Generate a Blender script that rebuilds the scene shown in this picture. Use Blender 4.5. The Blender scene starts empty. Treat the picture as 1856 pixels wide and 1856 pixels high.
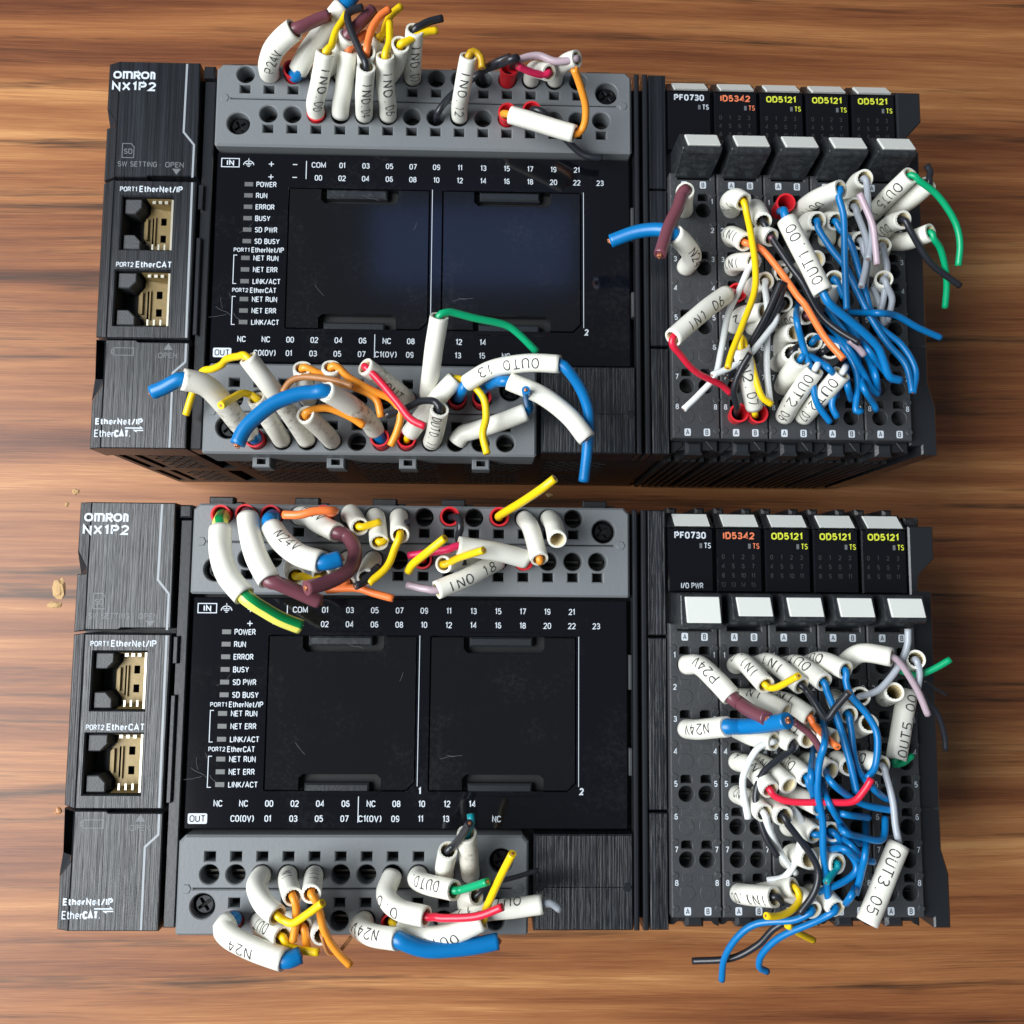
import bpy, math, random
from mathutils import Vector, Euler
from mathutils.geometry import delaunay_2d_cdt
random.seed(7)
S = bpy.context.scene
COL = S.collection
MM = 0.001

# ------------------------------------------------------------------ camera
FPX = 1646.142                        # focal length in pixels of the 1856 px photograph
CAM = Vector((106.51, 81.854, 309.634))       # millimetres above the table
EUL = Euler((0.1015513, -0.0290466, 0.0086219), 'XYZ')
cd = bpy.data.cameras.new('camera'); cam = bpy.data.objects.new('camera', cd); COL.objects.link(cam)
cam.location = CAM * MM; cam.rotation_euler = EUL
cd.sensor_fit = 'HORIZONTAL'; cd.sensor_width = 36.0; cd.lens = 36.0 * FPX / 1856.0
cd.clip_start = 0.01; cd.clip_end = 20.0
S.camera = cam
ROT = EUL.to_matrix()

# ------------------------------------------------------------------ light
w = bpy.data.worlds.new('World'); S.world = w; w.use_nodes = True
bg = w.node_tree.nodes['Background']; bg.inputs[0].default_value = (0.80, 0.90, 1.0, 1); bg.inputs[1].default_value = 0.145

def area_light(name, loc, target, sx, sy, power, col):
    ld = bpy.data.lights.new(name, 'AREA'); ld.shape = 'RECTANGLE'; ld.size = sx; ld.size_y = sy
    ld.energy = power; ld.color = col
    o = bpy.data.objects.new(name, ld); COL.objects.link(o); o.location = loc
    o.rotation_euler = (Vector(target) - Vector(loc)).to_track_quat('-Z', 'Y').to_euler()
    return o
area_light('window_light', (-0.56, 0.0, 0.76), (0.10, 0.10, 0.05), 0.80, 0.66, 19.5, (0.95, 0.98, 1.0))

area_light('far_blue_light', (0.085, 0.545, 0.97), (0.09, 0.18, 0.07), 0.26, 0.10, 0.085, (0.22, 0.38, 1.0))  # added lamp, placed so the farther glossy panel mirrors a blue patch

S.view_settings.view_transform = 'Standard'; S.view_settings.look = 'None'
S.view_settings.exposure = 0.12; S.view_settings.gamma = 1.0; S.view_settings.use_curve_mapping = False
S.render.engine = 'CYCLES'; S.cycles.use_denoising = True
S.cycles.max_bounces = 8

# ------------------------------------------------------------------ materials
def lin(c):
    return tuple((x / 255 / 12.92 if x / 255 <= 0.04045 else ((x / 255 + 0.055) / 1.055) ** 2.4) for x in c) + (1,)
MATS = {}
def mat(name, rgb, rough=0.5, metal=0.0, spec=0.5, speck=0.0, lo=0.29, hi=0.40, bump=0.0, bscale=900.0, speckcol=(150, 150, 145), coat=0.0):
    m = bpy.data.materials.new(name); m.use_nodes = True; nt = m.node_tree; b = nt.nodes['Principled BSDF']
    b.inputs['Base Color'].default_value = lin(rgb); b.inputs['Roughness'].default_value = rough
    b.inputs['Metallic'].default_value = metal; b.inputs['Specular IOR Level'].default_value = spec
    if coat: b.inputs['Coat Weight'].default_value = coat; b.inputs['Coat Roughness'].default_value = 0.08
    if speck or bump:
        tc = nt.nodes.new('ShaderNodeTexCoord')
    if speck:
        n = nt.nodes.new('ShaderNodeTexNoise'); n.inputs['Scale'].default_value = 700; n.inputs['Detail'].default_value = 5; n.inputs['Roughness'].default_value = 0.75
        n2 = nt.nodes.new('ShaderNodeTexNoise'); n2.inputs['Scale'].default_value = 60; n2.inputs['Detail'].default_value = 3
        nt.links.new(tc.outputs['Object'], n.inputs['Vector']); nt.links.new(tc.outputs['Object'], n2.inputs['Vector'])
        mu = nt.nodes.new('ShaderNodeMath'); mu.operation = 'MULTIPLY'
        nt.links.new(n.outputs['Fac'], mu.inputs[0]); nt.links.new(n2.outputs['Fac'], mu.inputs[1])
        r = nt.nodes.new('ShaderNodeMapRange'); r.inputs[1].default_value = lo; r.inputs[2].default_value = hi; r.inputs[4].default_value = speck
        nt.links.new(mu.outputs[0], r.inputs[0])
        mx = nt.nodes.new('ShaderNodeMix'); mx.data_type = 'RGBA'; mx.inputs[6].default_value = lin(rgb); mx.inputs[7].default_value = lin(speckcol)
        nt.links.new(r.outputs[0], mx.inputs[0]); nt.links.new(mx.outputs[2], b.inputs['Base Color'])
    if bump:
        n = nt.nodes.new('ShaderNodeTexNoise'); n.inputs['Scale'].default_value = bscale; n.inputs['Detail'].default_value = 3
        nt.links.new(tc.outputs['Object'], n.inputs['Vector'])
        bp = nt.nodes.new('ShaderNodeBump'); bp.inputs['Strength'].default_value = bump; bp.inputs['Distance'].default_value = 0.0002
        nt.links.new(n.outputs['Fac'], bp.inputs['Height']); nt.links.new(bp.outputs[0], b.inputs['Normal'])
    MATS[name] = m; return m

mat('black_plastic', (25, 26, 29), 0.42, bump=0.15, speck=0.10)
mat('glossy_black', (10, 11, 16), 0.08, speck=0.03, speckcol=(110, 112, 115), bump=0.02, bscale=120)
mat('door_black', (16, 17, 20), 0.1, speck=0.035, speckcol=(120, 122, 122), bump=0.03, bscale=300)
mat('dark_hole', (6, 6, 7), 0.7)  # near-black floors: the shade inside openings and recesses is put into the colour
mat('rail_black', (32, 34, 38), 0.22, bump=0.06)
mat('grey_plastic', (110, 114, 117), 0.48, bump=0.2, bscale=1500, speck=0.12, speckcol=(128, 130, 128))
mat('module_plastic', (56, 58, 61), 0.5, bump=0.35, bscale=1800, speck=0.25, speckcol=(95, 96, 96))
mat('tab_grey', (212, 215, 210), 0.5, bump=0.1)
mat('lever_black', (36, 39, 43), 0.3, bump=0.25, bscale=1200, speck=0.14, speckcol=(120, 124, 122))
mat('screw_steel', (44, 45, 47), 0.34, metal=0.8)
mat('contact_steel', (58, 56, 52), 0.45, metal=0.7)
mat('brass', (120, 102, 64), 0.42, metal=0.3, bump=0.3, bscale=500)
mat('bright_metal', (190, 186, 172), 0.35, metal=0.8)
mat('print_white', (196, 204, 212), 0.5)
mat('print_dim', (98, 102, 106), 0.5)
mat('print_faint', (46, 47, 48), 0.5)
mat('print_orange', (222, 122, 84), 0.5)
mat('print_lime', (206, 214, 62), 0.5)
mat('stripe_silver', (146, 152, 158), 0.4)
mat('led_grey', (92, 94, 95), 0.4)
mat('led_amber', (120, 98, 42), 0.4)
mat('ink', (42, 42, 46), 0.6)
mat('sleeve', (226, 225, 214), 0.38, bump=0.12, bscale=500)
mat('sleeve_dirty', (218, 215, 203), 0.45, bump=0.12, bscale=500, speck=0.75, lo=0.265, hi=0.34, speckcol=(118, 112, 92))
mat('sleeve_inner', (214, 200, 160), 0.6)  # cream lining: yellow reflected from the wires is put into the colour
mat('ferrule_red', (206, 34, 44), 0.38)
mat('copper', (184, 120, 84), 0.4, metal=0.6, bump=0.6, bscale=2500)
mat('crumb', (186, 152, 106), 0.8, bump=0.8, bscale=1500)
WC = dict(yellow=(236, 198, 16), blue=(0, 110, 174), black=(34, 36, 42), orange=(242, 124, 62), amber=(236, 148, 44),
          red=(222, 34, 62), pink=(226, 40, 92), green=(0, 156, 104), teal=(0, 128, 140), brown=(110, 62, 72), white=(222, 226, 226),
          grey=(160, 166, 174), lilac=(178, 158, 168), olive=(186, 146, 24), tan=(170, 116, 70), coral=(226, 60, 84), lime=(236, 230, 104), stripe=(0, 140, 72))
for k, c in WC.items(): mat('wire_' + k, c, 0.33, bump=0.06, bscale=400)

def brushed(name, rgb, rgb2, rough):
    m = bpy.data.materials.new(name); m.use_nodes = True; nt = m.node_tree; b = nt.nodes['Principled BSDF']
    tc = nt.nodes.new('ShaderNodeTexCoord'); mp = nt.nodes.new('ShaderNodeMapping'); mp.inputs['Scale'].default_value = (1500, 14, 20)
    nt.links.new(tc.outputs['Object'], mp.inputs['Vector'])
    n = nt.nodes.new('ShaderNodeTexNoise'); n.inputs['Scale'].default_value = 1; n.inputs['Detail'].default_value = 4; n.inputs['Roughness'].default_value = 0.7
    nt.links.new(mp.outputs[0], n.inputs['Vector'])
    r = nt.nodes.new('ShaderNodeValToRGB'); r.color_ramp.elements[0].position = 0.36; r.color_ramp.elements[1].position = 0.68
    r.color_ramp.elements[0].color = lin(rgb); r.color_ramp.elements[1].color = lin(rgb2)
    nt.links.new(n.outputs['Fac'], r.inputs[0]); nt.links.new(r.outputs[0], b.inputs['Base Color'])
    rr = nt.nodes.new('ShaderNodeMapRange'); rr.inputs[3].default_value = rough - 0.1; rr.inputs[4].default_value = rough + 0.12
    nt.links.new(n.outputs['Fac'], rr.inputs[0]); nt.links.new(rr.outputs[0], b.inputs['Roughness'])
    bp = nt.nodes.new('ShaderNodeBump'); bp.inputs['Strength'].default_value = 1.0; bp.inputs['Distance'].default_value = 0.00022
    nt.links.new(n.outputs['Fac'], bp.inputs['Height']); nt.links.new(bp.outputs[0], b.inputs['Normal'])
    b.inputs['Specular IOR Level'].default_value = 0.5
    MATS[name] = m
brushed('brushed_black', (13, 15, 18), (36, 40, 46), 0.3)

def wood():
    m = bpy.data.materials.new('wood_laminate'); m.use_nodes = True; nt = m.node_tree; b = nt.nodes['Principled BSDF']
    L = nt.links; N = nt.nodes.new
    tc = N('ShaderNodeTexCoord')
    wob = N('ShaderNodeTexNoise'); wob.inputs['Scale'].default_value = 9; wob.inputs['Detail'].default_value = 2
    mw = N('ShaderNodeMapping'); mw.inputs['Scale'].default_value = (0.6, 2.2, 1); L.new(tc.outputs['Object'], mw.inputs['Vector']); L.new(mw.outputs[0], wob.inputs['Vector'])
    vm = N('ShaderNodeVectorMath'); vm.operation = 'SCALE'; vm.inputs['Scale'].default_value = 0.007; L.new(wob.outputs['Color'], vm.inputs[0])
    va = N('ShaderNodeVectorMath'); va.operation = 'ADD'; L.new(tc.outputs['Object'], va.inputs[0]); L.new(vm.outputs[0], va.inputs[1])
    def streak(sx, sy, det, off, rg=0.6):
        mp = N('ShaderNodeMapping'); mp.inputs['Scale'].default_value = (sx, sy, 1); mp.inputs['Location'].default_value = (off, off * 1.7, 0)
        mp.inputs['Rotation'].default_value = (0, 0, math.radians(1.1))
        L.new(va.outputs[0], mp.inputs['Vector'])
        n = N('ShaderNodeTexNoise'); n.inputs['Scale'].default_value = 1; n.inputs['Detail'].default_value = det; n.inputs['Roughness'].default_value = rg
        L.new(mp.outputs[0], n.inputs['Vector']); return n
    a = streak(2.6, 58, 3, 3.1); c = streak(6, 260, 5, 7.7, 0.75); f = streak(45, 2600, 3, 1.3, 0.7); g = streak(1.6, 26, 2, 11.0); dk = streak(4.5, 120, 5, 21.0, 0.72)
    def mix(x, y, fac):
        q = N('ShaderNodeMix'); q.inputs[0].default_value = fac; L.new(x, q.inputs[2]); L.new(y, q.inputs[3]); return q.outputs[0]
    h = mix(mix(a.outputs['Fac'], c.outputs['Fac'], 0.36), f.outputs['Fac'], 0.2); h = mix(h, g.outputs['Fac'], 0.25)
    r = N('ShaderNodeValToRGB'); e = r.color_ramp.elements
    e[0].position = 0.385; e[0].color = lin((76, 40, 23)); e[1].position = 0.605; e[1].color = lin((190, 138, 88))
    for p, c_ in ((0.435, (106, 60, 35)), (0.49, (134, 82, 48)), (0.55, (160, 106, 64))):
        q = e.new(p); q.color = lin(c_)
    L.new(h, r.inputs[0])
    mr = N('ShaderNodeMapRange'); mr.inputs[1].default_value = 0.54; mr.inputs[2].default_value = 0.66; mr.inputs[4].default_value = 0.92; L.new(dk.outputs['Fac'], mr.inputs[0])
    mx = N('ShaderNodeMix'); mx.data_type = 'RGBA'; mx.inputs[7].default_value = lin((60, 40, 26)); L.new(mr.outputs[0], mx.inputs[0]); L.new(r.outputs[0], mx.inputs[6]); L.new(mx.outputs[2], b.inputs['Base Color'])
    b.inputs['Roughness'].default_value = 0.42; b.inputs['Specular IOR Level'].default_value = 0.35
    bp = N('ShaderNodeBump'); bp.inputs['Strength'].default_value = 0.12; bp.inputs['Distance'].default_value = 0.0003
    L.new(f.outputs['Fac'], bp.inputs['Height']); L.new(bp.outputs[0], b.inputs['Normal'])
    MATS['wood'] = m
wood()

# ------------------------------------------------------------------ mesh helpers (millimetres in, metres out)
class MB:
    def __init__(s): s.v = []; s.f = []; s.m = []; s.s = []
    def add(s, vs, fs, mi=0, sm=False):
        o = len(s.v); s.v += [tuple(p) for p in vs]
        for f in fs: s.f.append(tuple(i + o for i in f)); s.m.append(mi); s.s.append(sm)
    def box(s, x0, y0, z0, x1, y1, z1, mi=0, c=0.0):
        if c:
            s.plate([(x0, y0), (x1, y0), (x1, y1), (x0, y1)], [], z1, z0, c, mi=mi); return
        s.add([(x0, y0, z0), (x1, y0, z0), (x1, y1, z0), (x0, y1, z0), (x0, y0, z1), (x1, y0, z1), (x1, y1, z1), (x0, y1, z1)],
              [(3, 2, 1, 0), (4, 5, 6, 7), (0, 1, 5, 4), (1, 2, 6, 5), (2, 3, 7, 6), (3, 0, 4, 7)], mi)
    def plate(s, outer, holes, z1, z0, ch=0.3, depth=3.0, hch=0.0, mi=0, hmi=None, xf=None, floor=True, fmi=None, wmi=None):
        # a slab with chamfered rim and sunk openings; holes = list of loops or (loop, depth)
        hmi = mi if hmi is None else hmi; fmi = hmi if fmi is None else fmi; wmi = mi if wmi is None else wmi
        xf = xf or (lambda p: p)
        outer = ccw(outer); top = offset(outer, ch) if ch else outer
        hl = []
        for h in holes:
            d = depth
            if isinstance(h, tuple) and isinstance(h[1], (int, float)) and not isinstance(h[0], (int, float)): h, d = h
            h = ccw(h); hl.append((offset(h, -hch) if hch else h, h, d))
        loops = [list(top)] + [list(h[0]) for h in hl]; flat = [Vector(p) for l in loops for p in l]; faces = []; o_ = 0
        for l in loops: faces.append(list(range(o_, o_ + len(l)))); o_ += len(l)
        edges = [(f[i], f[(i + 1) % len(f)]) for f in faces for i in range(len(f))]
        cv, _, cf, _, _, of = delaunay_2d_cdt(flat, edges, faces, 0, 1e-7)
        flat = cv; fs = []
        for t, src in zip(cf, of):
            if list(src) != [0]: continue
            p, q, r_ = (flat[i] for i in t[:3])
            fs.append(tuple(t) if (q - p).cross(r_ - p) > 0 else tuple(t)[::-1])
        s.add([xf((p.x, p.y, z1)) for p in flat], fs, mi)
        n = len(outer)
        rings = [[(x, y, z1) for x, y in top]]
        if ch: rings.append([(x, y, z1 - ch) for x, y in outer])
        rings.append([(x, y, z0) for x, y in outer])
        for a, b in zip(rings, rings[1:]):
            s.add([xf(p) for p in a + b], [(i, n + i, n + (i + 1) % n, (i + 1) % n) for i in range(n)], wmi)
        for ho, hi, d in hl:
            n = len(hi); rings = [[(x, y, z1) for x, y in ho]]
            if hch: rings.append([(x, y, z1 - hch) for x, y in hi])
            rings.append([(x, y, z1 - d) for x, y in hi])
            for k, (a, b) in enumerate(zip(rings, rings[1:])):
                s.add([xf(p) for p in a + b], [((i + 1) % n, n + (i + 1) % n, n + i, i) for i in range(n)], mi if (hch and k == 0) else hmi)
            if floor: s.add([xf(p) for p in rings[-1]], [tuple(range(n))], fmi)
    def tube(s, path, r, n=12, mi=0, caps=True, capmi=None, mfun=None):
        fr = frames(path); k = len(path); vs = []
        for i, (p, (t, u, w_)) in enumerate(zip(path, fr)):
            rr = r(i / (k - 1)) if callable(r) else r
            for j in range(n):
                a = 2 * math.pi * j / n; vs.append(p + (u * math.cos(a) + w_ * math.sin(a)) * rr)
        o = len(s.v); s.v += [tuple(p) for p in vs]
        for i in range(k - 1):
            for j in range(n):
                s.f.append((o + i * n + j, o + i * n + (j + 1) % n, o + (i + 1) * n + (j + 1) % n, o + (i + 1) * n + j))
                s.m.append(mfun(j / n) if mfun else mi); s.s.append(True)
        if caps:
            s.f.append(tuple(o + j for j in range(n))[::-1]); s.m.append(mi if capmi is None else capmi); s.s.append(False)
            s.f.append(tuple(o + (k - 1) * n + j for j in range(n))); s.m.append(mi if capmi is None else capmi); s.s.append(False)
    def mesh(s, name, mats):
        me = bpy.data.meshes.new(name); me.from_pydata([(x * MM, y * MM, z * MM) for x, y, z in s.v], [], s.f)
        for m in mats: me.materials.append(MATS[m])
        me.polygons.foreach_set('material_index', s.m); me.polygons.foreach_set('use_smooth', s.s); me.update(); return me
    def build(s, name, mats, parent=None):
        if isinstance(mats, str): mats = [mats]
        o = bpy.data.objects.new(name, s.mesh(name, mats)); COL.objects.link(o); o.parent = parent; return o

def ccw(p):
    a = sum(p[i][0] * p[(i + 1) % len(p)][1] - p[(i + 1) % len(p)][0] * p[i][1] for i in range(len(p)))
    return list(p) if a > 0 else list(p)[::-1]
def offset(p, d):
    out = []; n = len(p)
    for i in range(n):
        a, b, c = Vector(p[i - 1]), Vector(p[i]), Vector(p[(i + 1) % n])
        e1 = (b - a).normalized(); e2 = (c - b).normalized()
        n1 = Vector((-e1.y, e1.x)); n2 = Vector((-e2.y, e2.x)); m = n1 + n2
        if m.length < 1e-6: m = n1
        m = m.normalized(); k = max(0.35, m.dot(n1)); q = b + m * (d / k); out.append((q.x, q.y))
    return out
def rect(x0, y0, x1, y1): return [(x0, y0), (x1, y0), (x1, y1), (x0, y1)]
def circ(x, y, r, n=20): return [(x + r * math.cos(2 * math.pi * i / n), y + r * math.sin(2 * math.pi * i / n)) for i in range(n)]
def rrect(x0, y0, x1, y1, r, n=4):
    o = []
    for cx, cy, a0 in ((x1 - r, y0 + r, -90), (x1 - r, y1 - r, 0), (x0 + r, y1 - r, 90), (x0 + r, y0 + r, 180)):
        for i in range(n + 1):
            a = math.radians(a0 + 90 * i / n); o.append((cx + r * math.cos(a), cy + r * math.sin(a)))
    return o
def frames(path):
    n = len(path); T = []
    for i in range(n):
        t = path[min(i + 1, n - 1)] - path[max(i - 1, 0)]; T.append(t.normalized())
    u = T[0].orthogonal().normalized(); out = []
    for t in T:
        u = (u - t * u.dot(t)); u = u.normalized() if u.length > 1e-6 else t.orthogonal().normalized()
        out.append((t, u, t.cross(u)))
    return out
def smooth(pts, step=0.8):
    P = [pts[0] * 2 - pts[1]] + list(pts) + [pts[-1] * 2 - pts[-2]]; out = []
    for i in range(1, len(P) - 2):
        a, b, c, d = P[i - 1:i + 3]; n = max(2, int((c - b).length / step))
        t1 = (c - a) * 0.5; t2 = (d - b) * 0.5; m = (c - b).length * 1.2
        if t1.length > m: t1 = t1.normalized() * m
        if t2.length > m: t2 = t2.normalized() * m
        for k in range(n):
            t = k / n; h = t * t; g = h * t
            out.append(b * (2 * g - 3 * h + 1) + t1 * (g - 2 * h + t) + c * (-2 * g + 3 * h) + t2 * (g - h))
    out.append(pts[-1].copy()); return out

# ------------------------------------------------------------------ lettering
def arc(cx, cy, rx, ry, a0, a1, n=10): return [(cx + rx * math.cos(math.radians(a0 + (a1 - a0) * i / n)), cy + ry * math.sin(math.radians(a0 + (a1 - a0) * i / n))) for i in range(n + 1)]
# sans-serif printing, centre lines in a box one unit high: (advance width, strokes)
def _stad(w): return arc(w / 2, .72, w / 2, .28, 0, 180, 8) + arc(w / 2, .28, w / 2, .28, 180, 360, 8) + [(w, .72)]
PRN = {'0': (.52, [_stad(.52)]), 'O': (.62, [_stad(.62)]), '1': (.26, [[(0, .80), (.2, 1), (.2, 0)]]), 'I': (.04, [[(.02, 0), (.02, 1)]]),
 '2': (.52, [arc(.26, .72, .26, .28, 170, -25, 8) + [(0, 0), (.54, 0)]]), '3': (.52, [arc(.25, .755, .235, .245, 160, -90, 8) + arc(.25, .255, .27, .255, 90, -160, 8)[1:]]),
 '4': (.56, [[(.42, 0), (.42, 1), (0, .27), (.58, .27)]]), '5': (.52, [[(.48, 1), (.08, 1), (.04, .54)] + arc(.26, .32, .27, .32, 125, -150, 9)]),
 '6': (.52, [arc(.28, .70, .25, .30, 40, 180, 6) + [(.02, .3)] + arc(.27, .30, .25, .30, 180, 540, 12)]), '7': (.5, [[(0, 1), (.52, 1), (.18, 0)]]),
 '8': (.52, [arc(.26, .755, .23, .245, -90, 270, 12), arc(.26, .255, .27, .255, 90, 450, 12)]), '9': (.52, [arc(.26, .70, .25, .30, 0, 360, 12) + [(.51, .6)] + arc(.25, .30, .25, .30, 0, -140, 6)]),
 'A': (.66, [[(0, 0), (.33, 1), (.66, 0)], [(.12, .32), (.54, .32)]]), 'B': (.54, [[(.3, .53), (0, .53), (0, 1), (.3, 1)] + arc(.3, .765, .2, .235, 90, -90, 6) , [(0, .53), (0, 0), (.3, 0)] + arc(.3, .265, .24, .265, -90, 90, 6)]),
 'C': (.58, [arc(.31, .70, .30, .30, 15, 180, 7) + arc(.31, .30, .30, .30, 180, 345, 7)]), 'D': (.58, [[(0, 0), (0, 1), (.28, 1)] + arc(.28, .70, .30, .30, 90, 0, 5) + arc(.28, .30, .30, .30, 0, -90, 5) + [(-.06, 0)]]),
 'E': (.48, [[(.5, 1), (0, 1), (0, 0), (.5, 0)], [(0, .52), (.45, .52)]]), 'F': (.46, [[(.48, 1), (0, 1), (0, 0)], [(0, .52), (.42, .52)]]), 'G': (.6, [arc(.31, .70, .30, .30, 15, 180, 7) + arc(.31, .30, .30, .30, 180, 360, 7) + [(.61, .46), (.34, .46)]]),
 'H': (.56, [[(0, 0), (0, 1)], [(.56, 0), (.56, 1)], [(0, .53), (.56, .53)]]), 'K': (.58, [[(0, 0), (0, 1)], [(.54, 1), (.04, .42)], [(.2, .58), (.6, 0)]]), 'L': (.44, [[(0, 1), (0, 0), (.48, 0)]]),
 'M': (.72, [[(0, 0), (0, 1), (.36, .12), (.72, 1), (.72, 0)]]), 'N': (.58, [[(0, 0), (0, 1), (.58, 0), (.58, 1)]]), 'P': (.54, [[(0, 0), (0, 1), (.3, 1)] + arc(.3, .74, .24, .26, 90, -90, 8) + [(0, .48)]]),
 'R': (.56, [[(0, 0), (0, 1), (.3, 1)] + arc(.3, .74, .23, .26, 90, -90, 8) + [(0, .48)], [(.3, .48), (.56, 0)]]), 'S': (.54, [arc(.27, .755, .245, .245, 25, 270, 9) + arc(.27, .255, .265, .255, 90, -155, 9)[1:]]),
 'T': (.56, [[(0, 1), (.56, 1)], [(.28, 1), (.28, 0)]]), 'U': (.56, [[(0, 1), (0, .3)] + arc(.28, .28, .28, .28, 180, 360, 8) + [(.56, 1)]]), 'V': (.62, [[(0, 1), (.31, 0), (.62, 1)]]),
 'W': (.86, [[(0, 1), (.2, 0), (.43, .95), (.66, 0), (.86, 1)]]), 'X': (.6, [[(0, 1), (.6, 0)], [(.6, 1), (0, 0)]]), 'Y': (.6, [[(0, 1), (.3, .45), (.6, 1)], [(.3, .45), (.3, 0)]]),
 't': (.28, [[(.12, .98), (.12, .16), (.2, .02), (.32, .02)], [(0, .70), (.3, .70)]]), 'h': (.46, [[(0, 1), (0, 0)], [(0, .45)] + arc(.23, .46, .23, .24, 180, 0, 8) + [(.46, 0)]]),
 'e': (.48, [[(.03, .37), (.47, .37)] + arc(.25, .36, .23, .34, 0, 300, 10)]), 'r': (.28, [[(0, .7), (0, 0)], [(0, .42), (.08, .60), (.28, .68)]]), '/': (.4, [[(0, -.05), (.4, 1.05)]]),
 '(': (.2, [arc(.34, .5, .32, .62, 115, 245, 8)]), ')': (.2, [arc(-.14, .5, .32, .62, 65, -65, 8)]), '+': (.62, [[(0, .5), (.62, .5)], [(.31, .19), (.31, .81)]]), '-': (.55, [[(0, .5), (.55, .5)]]), '.': (.08, [[(0, .06), (.1, .06)]]), '*': (.2, [[(.05, .5), (.19, .5)]]), ' ': (.2, [])}
def put(mb, text, x, y, z, h, width=None, align='c', bold=0.15, mi=0):
    # y is the vertical middle of the capitals, h their height, bold the stroke width relative to h
    gap = .12 + bold; tot = sum(PRN[c][0] for c in text) + gap * (len(text) - 1); hh = h * (1 - bold)
    sx = (width - bold * h) / tot if width else hh; full = tot * sx
    cx = {'c': x - full / 2, 'l': x + bold * h / 2, 'r': x - full}[align]; k = 0
    for c in text:
        wd, st = PRN[c]
        for q in st:
            ribbon(mb, [(cx + u * sx, y - hh / 2 + v * hh) for u, v in q], bold * h, z + .006 * (k % 6), mi=mi); k += 1
        cx += (wd + gap) * sx
def ribbon(mb, pts, wd, z, closed=False, mi=0):
    n = len(pts); L_ = []; R_ = []
    for i in range(n):
        a = pts[i - 1] if (i or closed) else None; b = pts[i]; c = pts[(i + 1) % n] if (i < n - 1 or closed) else None
        d1 = (Vector(b) - Vector(a)).normalized() if a is not None else None; d2 = (Vector(c) - Vector(b)).normalized() if c is not None else None
        d1 = d1 or d2; d2 = d2 or d1
        n1 = Vector((-d1.y, d1.x)); n2 = Vector((-d2.y, d2.x)); m = (n1 + n2); m = m.normalized() if m.length > 1e-5 else n1
        k = wd / 2 / max(0.4, m.dot(n1)); L_.append((b[0] + m.x * k, b[1] + m.y * k, z)); R_.append((b[0] - m.x * k, b[1] - m.y * k, z))
    e = n if closed else n - 1
    mb.add(L_ + R_, [(i, n + i, n + (i + 1) % n, (i + 1) % n) for i in range(e)], mi)
# plotter-pen characters for the cable sleeves, unit box 0.62 x 1
PEN = {'0': [arc(.31, .5, .29, .5, 90, 450, 14)], 'O': [arc(.31, .5, .29, .5, 90, 450, 14)], '1': [[(.18, .84), (.36, 1), (.36, 0)]], 'I': [[(.31, 1), (.31, 0)]],
       '2': [arc(.31, .72, .28, .28, 170, -30) + [(.04, 0), (.6, 0)]], '3': [arc(.28, .75, .27, .25, 150, -90) + arc(.28, .25, .31, .25, 90, -150)[1:]],
       '4': [[(.46, 0), (.46, 1), (.02, .3), (.62, .3)]], '5': [[(.56, 1), (.1, 1), (.06, .55)] + arc(.29, .32, .3, .32, 120, -150)],
       '6': [[(.5, 1), (.2, .72), (.05, .36)] + arc(.31, .3, .28, .3, 180, 540, 14)], '7': [[(.02, 1), (.6, 1), (.2, 0)]],
       '8': [arc(.31, .76, .24, .24, 270, 630, 12), arc(.31, .26, .3, .26, 90, 450, 12)], '9': [arc(.31, .7, .28, .3, 0, 360, 14) + [(.55, .4), (.25, 0)]],
       'N': [[(.04, 0), (.04, 1), (.58, 0), (.58, 1)]], 'P': [[(.06, 0), (.06, 1), (.34, 1)] + arc(.34, .74, .24, .26, 90, -90) + [(.06, .48)]],
       'V': [[(.02, 1), (.31, 0), (.6, 1)]], 'U': [[(.04, 1), (.04, .3)] + arc(.31, .3, .27, .3, 180, 360) + [(.58, 1)]], 'T': [[(.02, 1), (.6, 1)], [(.31, 1), (.31, 0)]],
       '.': [[(.2, .06), (.3, .0)]], ' ': []}

# ------------------------------------------------------------------ object helpers
def thing(name, label, cat, group=None, loc=(0, 0, 0), rz=0):
    o = bpy.data.objects.new(name, None); COL.objects.link(o); o.location = Vector(loc) * MM; o.rotation_euler = (0, 0, rz)
    o.empty_display_size = 0.01; o['label'] = label; o['category'] = cat
    if group: o['group'] = group
    return o
def copy_tree(o, parent=None):
    c = o.copy(); COL.objects.link(c); c.parent = parent
    for ch in list(o.children): copy_tree(ch, c)
    return c
UPX, UPY, UPA = 1.367, 121.873, 0.0028177            # where the farther rack lies
def to_world(x, y, z, up):
    if not up: return Vector((x, y, z))
    c, s_ = math.cos(UPA), math.sin(UPA); return Vector((c * x - s_ * y + UPX, s_ * x + c * y + UPY, z))
def unproject(px, py, z):
    d = ROT @ Vector(((px - 928) / FPX, -(py - 928) / FPX, -1.0)); return CAM + d * ((z - CAM.z) / d.z)

# ------------------------------------------------------------------ the table top
mb = MB(); mb.plate(rect(-420, -420, 640, 620), [], 0.0, -25.0, 1.0)
tt = mb.build('tabletop', 'wood'); tt['kind'] = 'structure'

# ------------------------------------------------------------------ controller
TOPC = [37.8 + 6.55 * i for i in range(15)]; TOPC2 = [44.4 + 6.54 * i for i in range(15)]
BOTC = [37.9 + 6.56 * i for i in range(11)]; BOTC2 = [44.4 + 6.56 * i for i in range(11)]
TOP1, TOP2, BOT1, BOT2 = 104.6, 93.3, 13.7, 2.5

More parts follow.
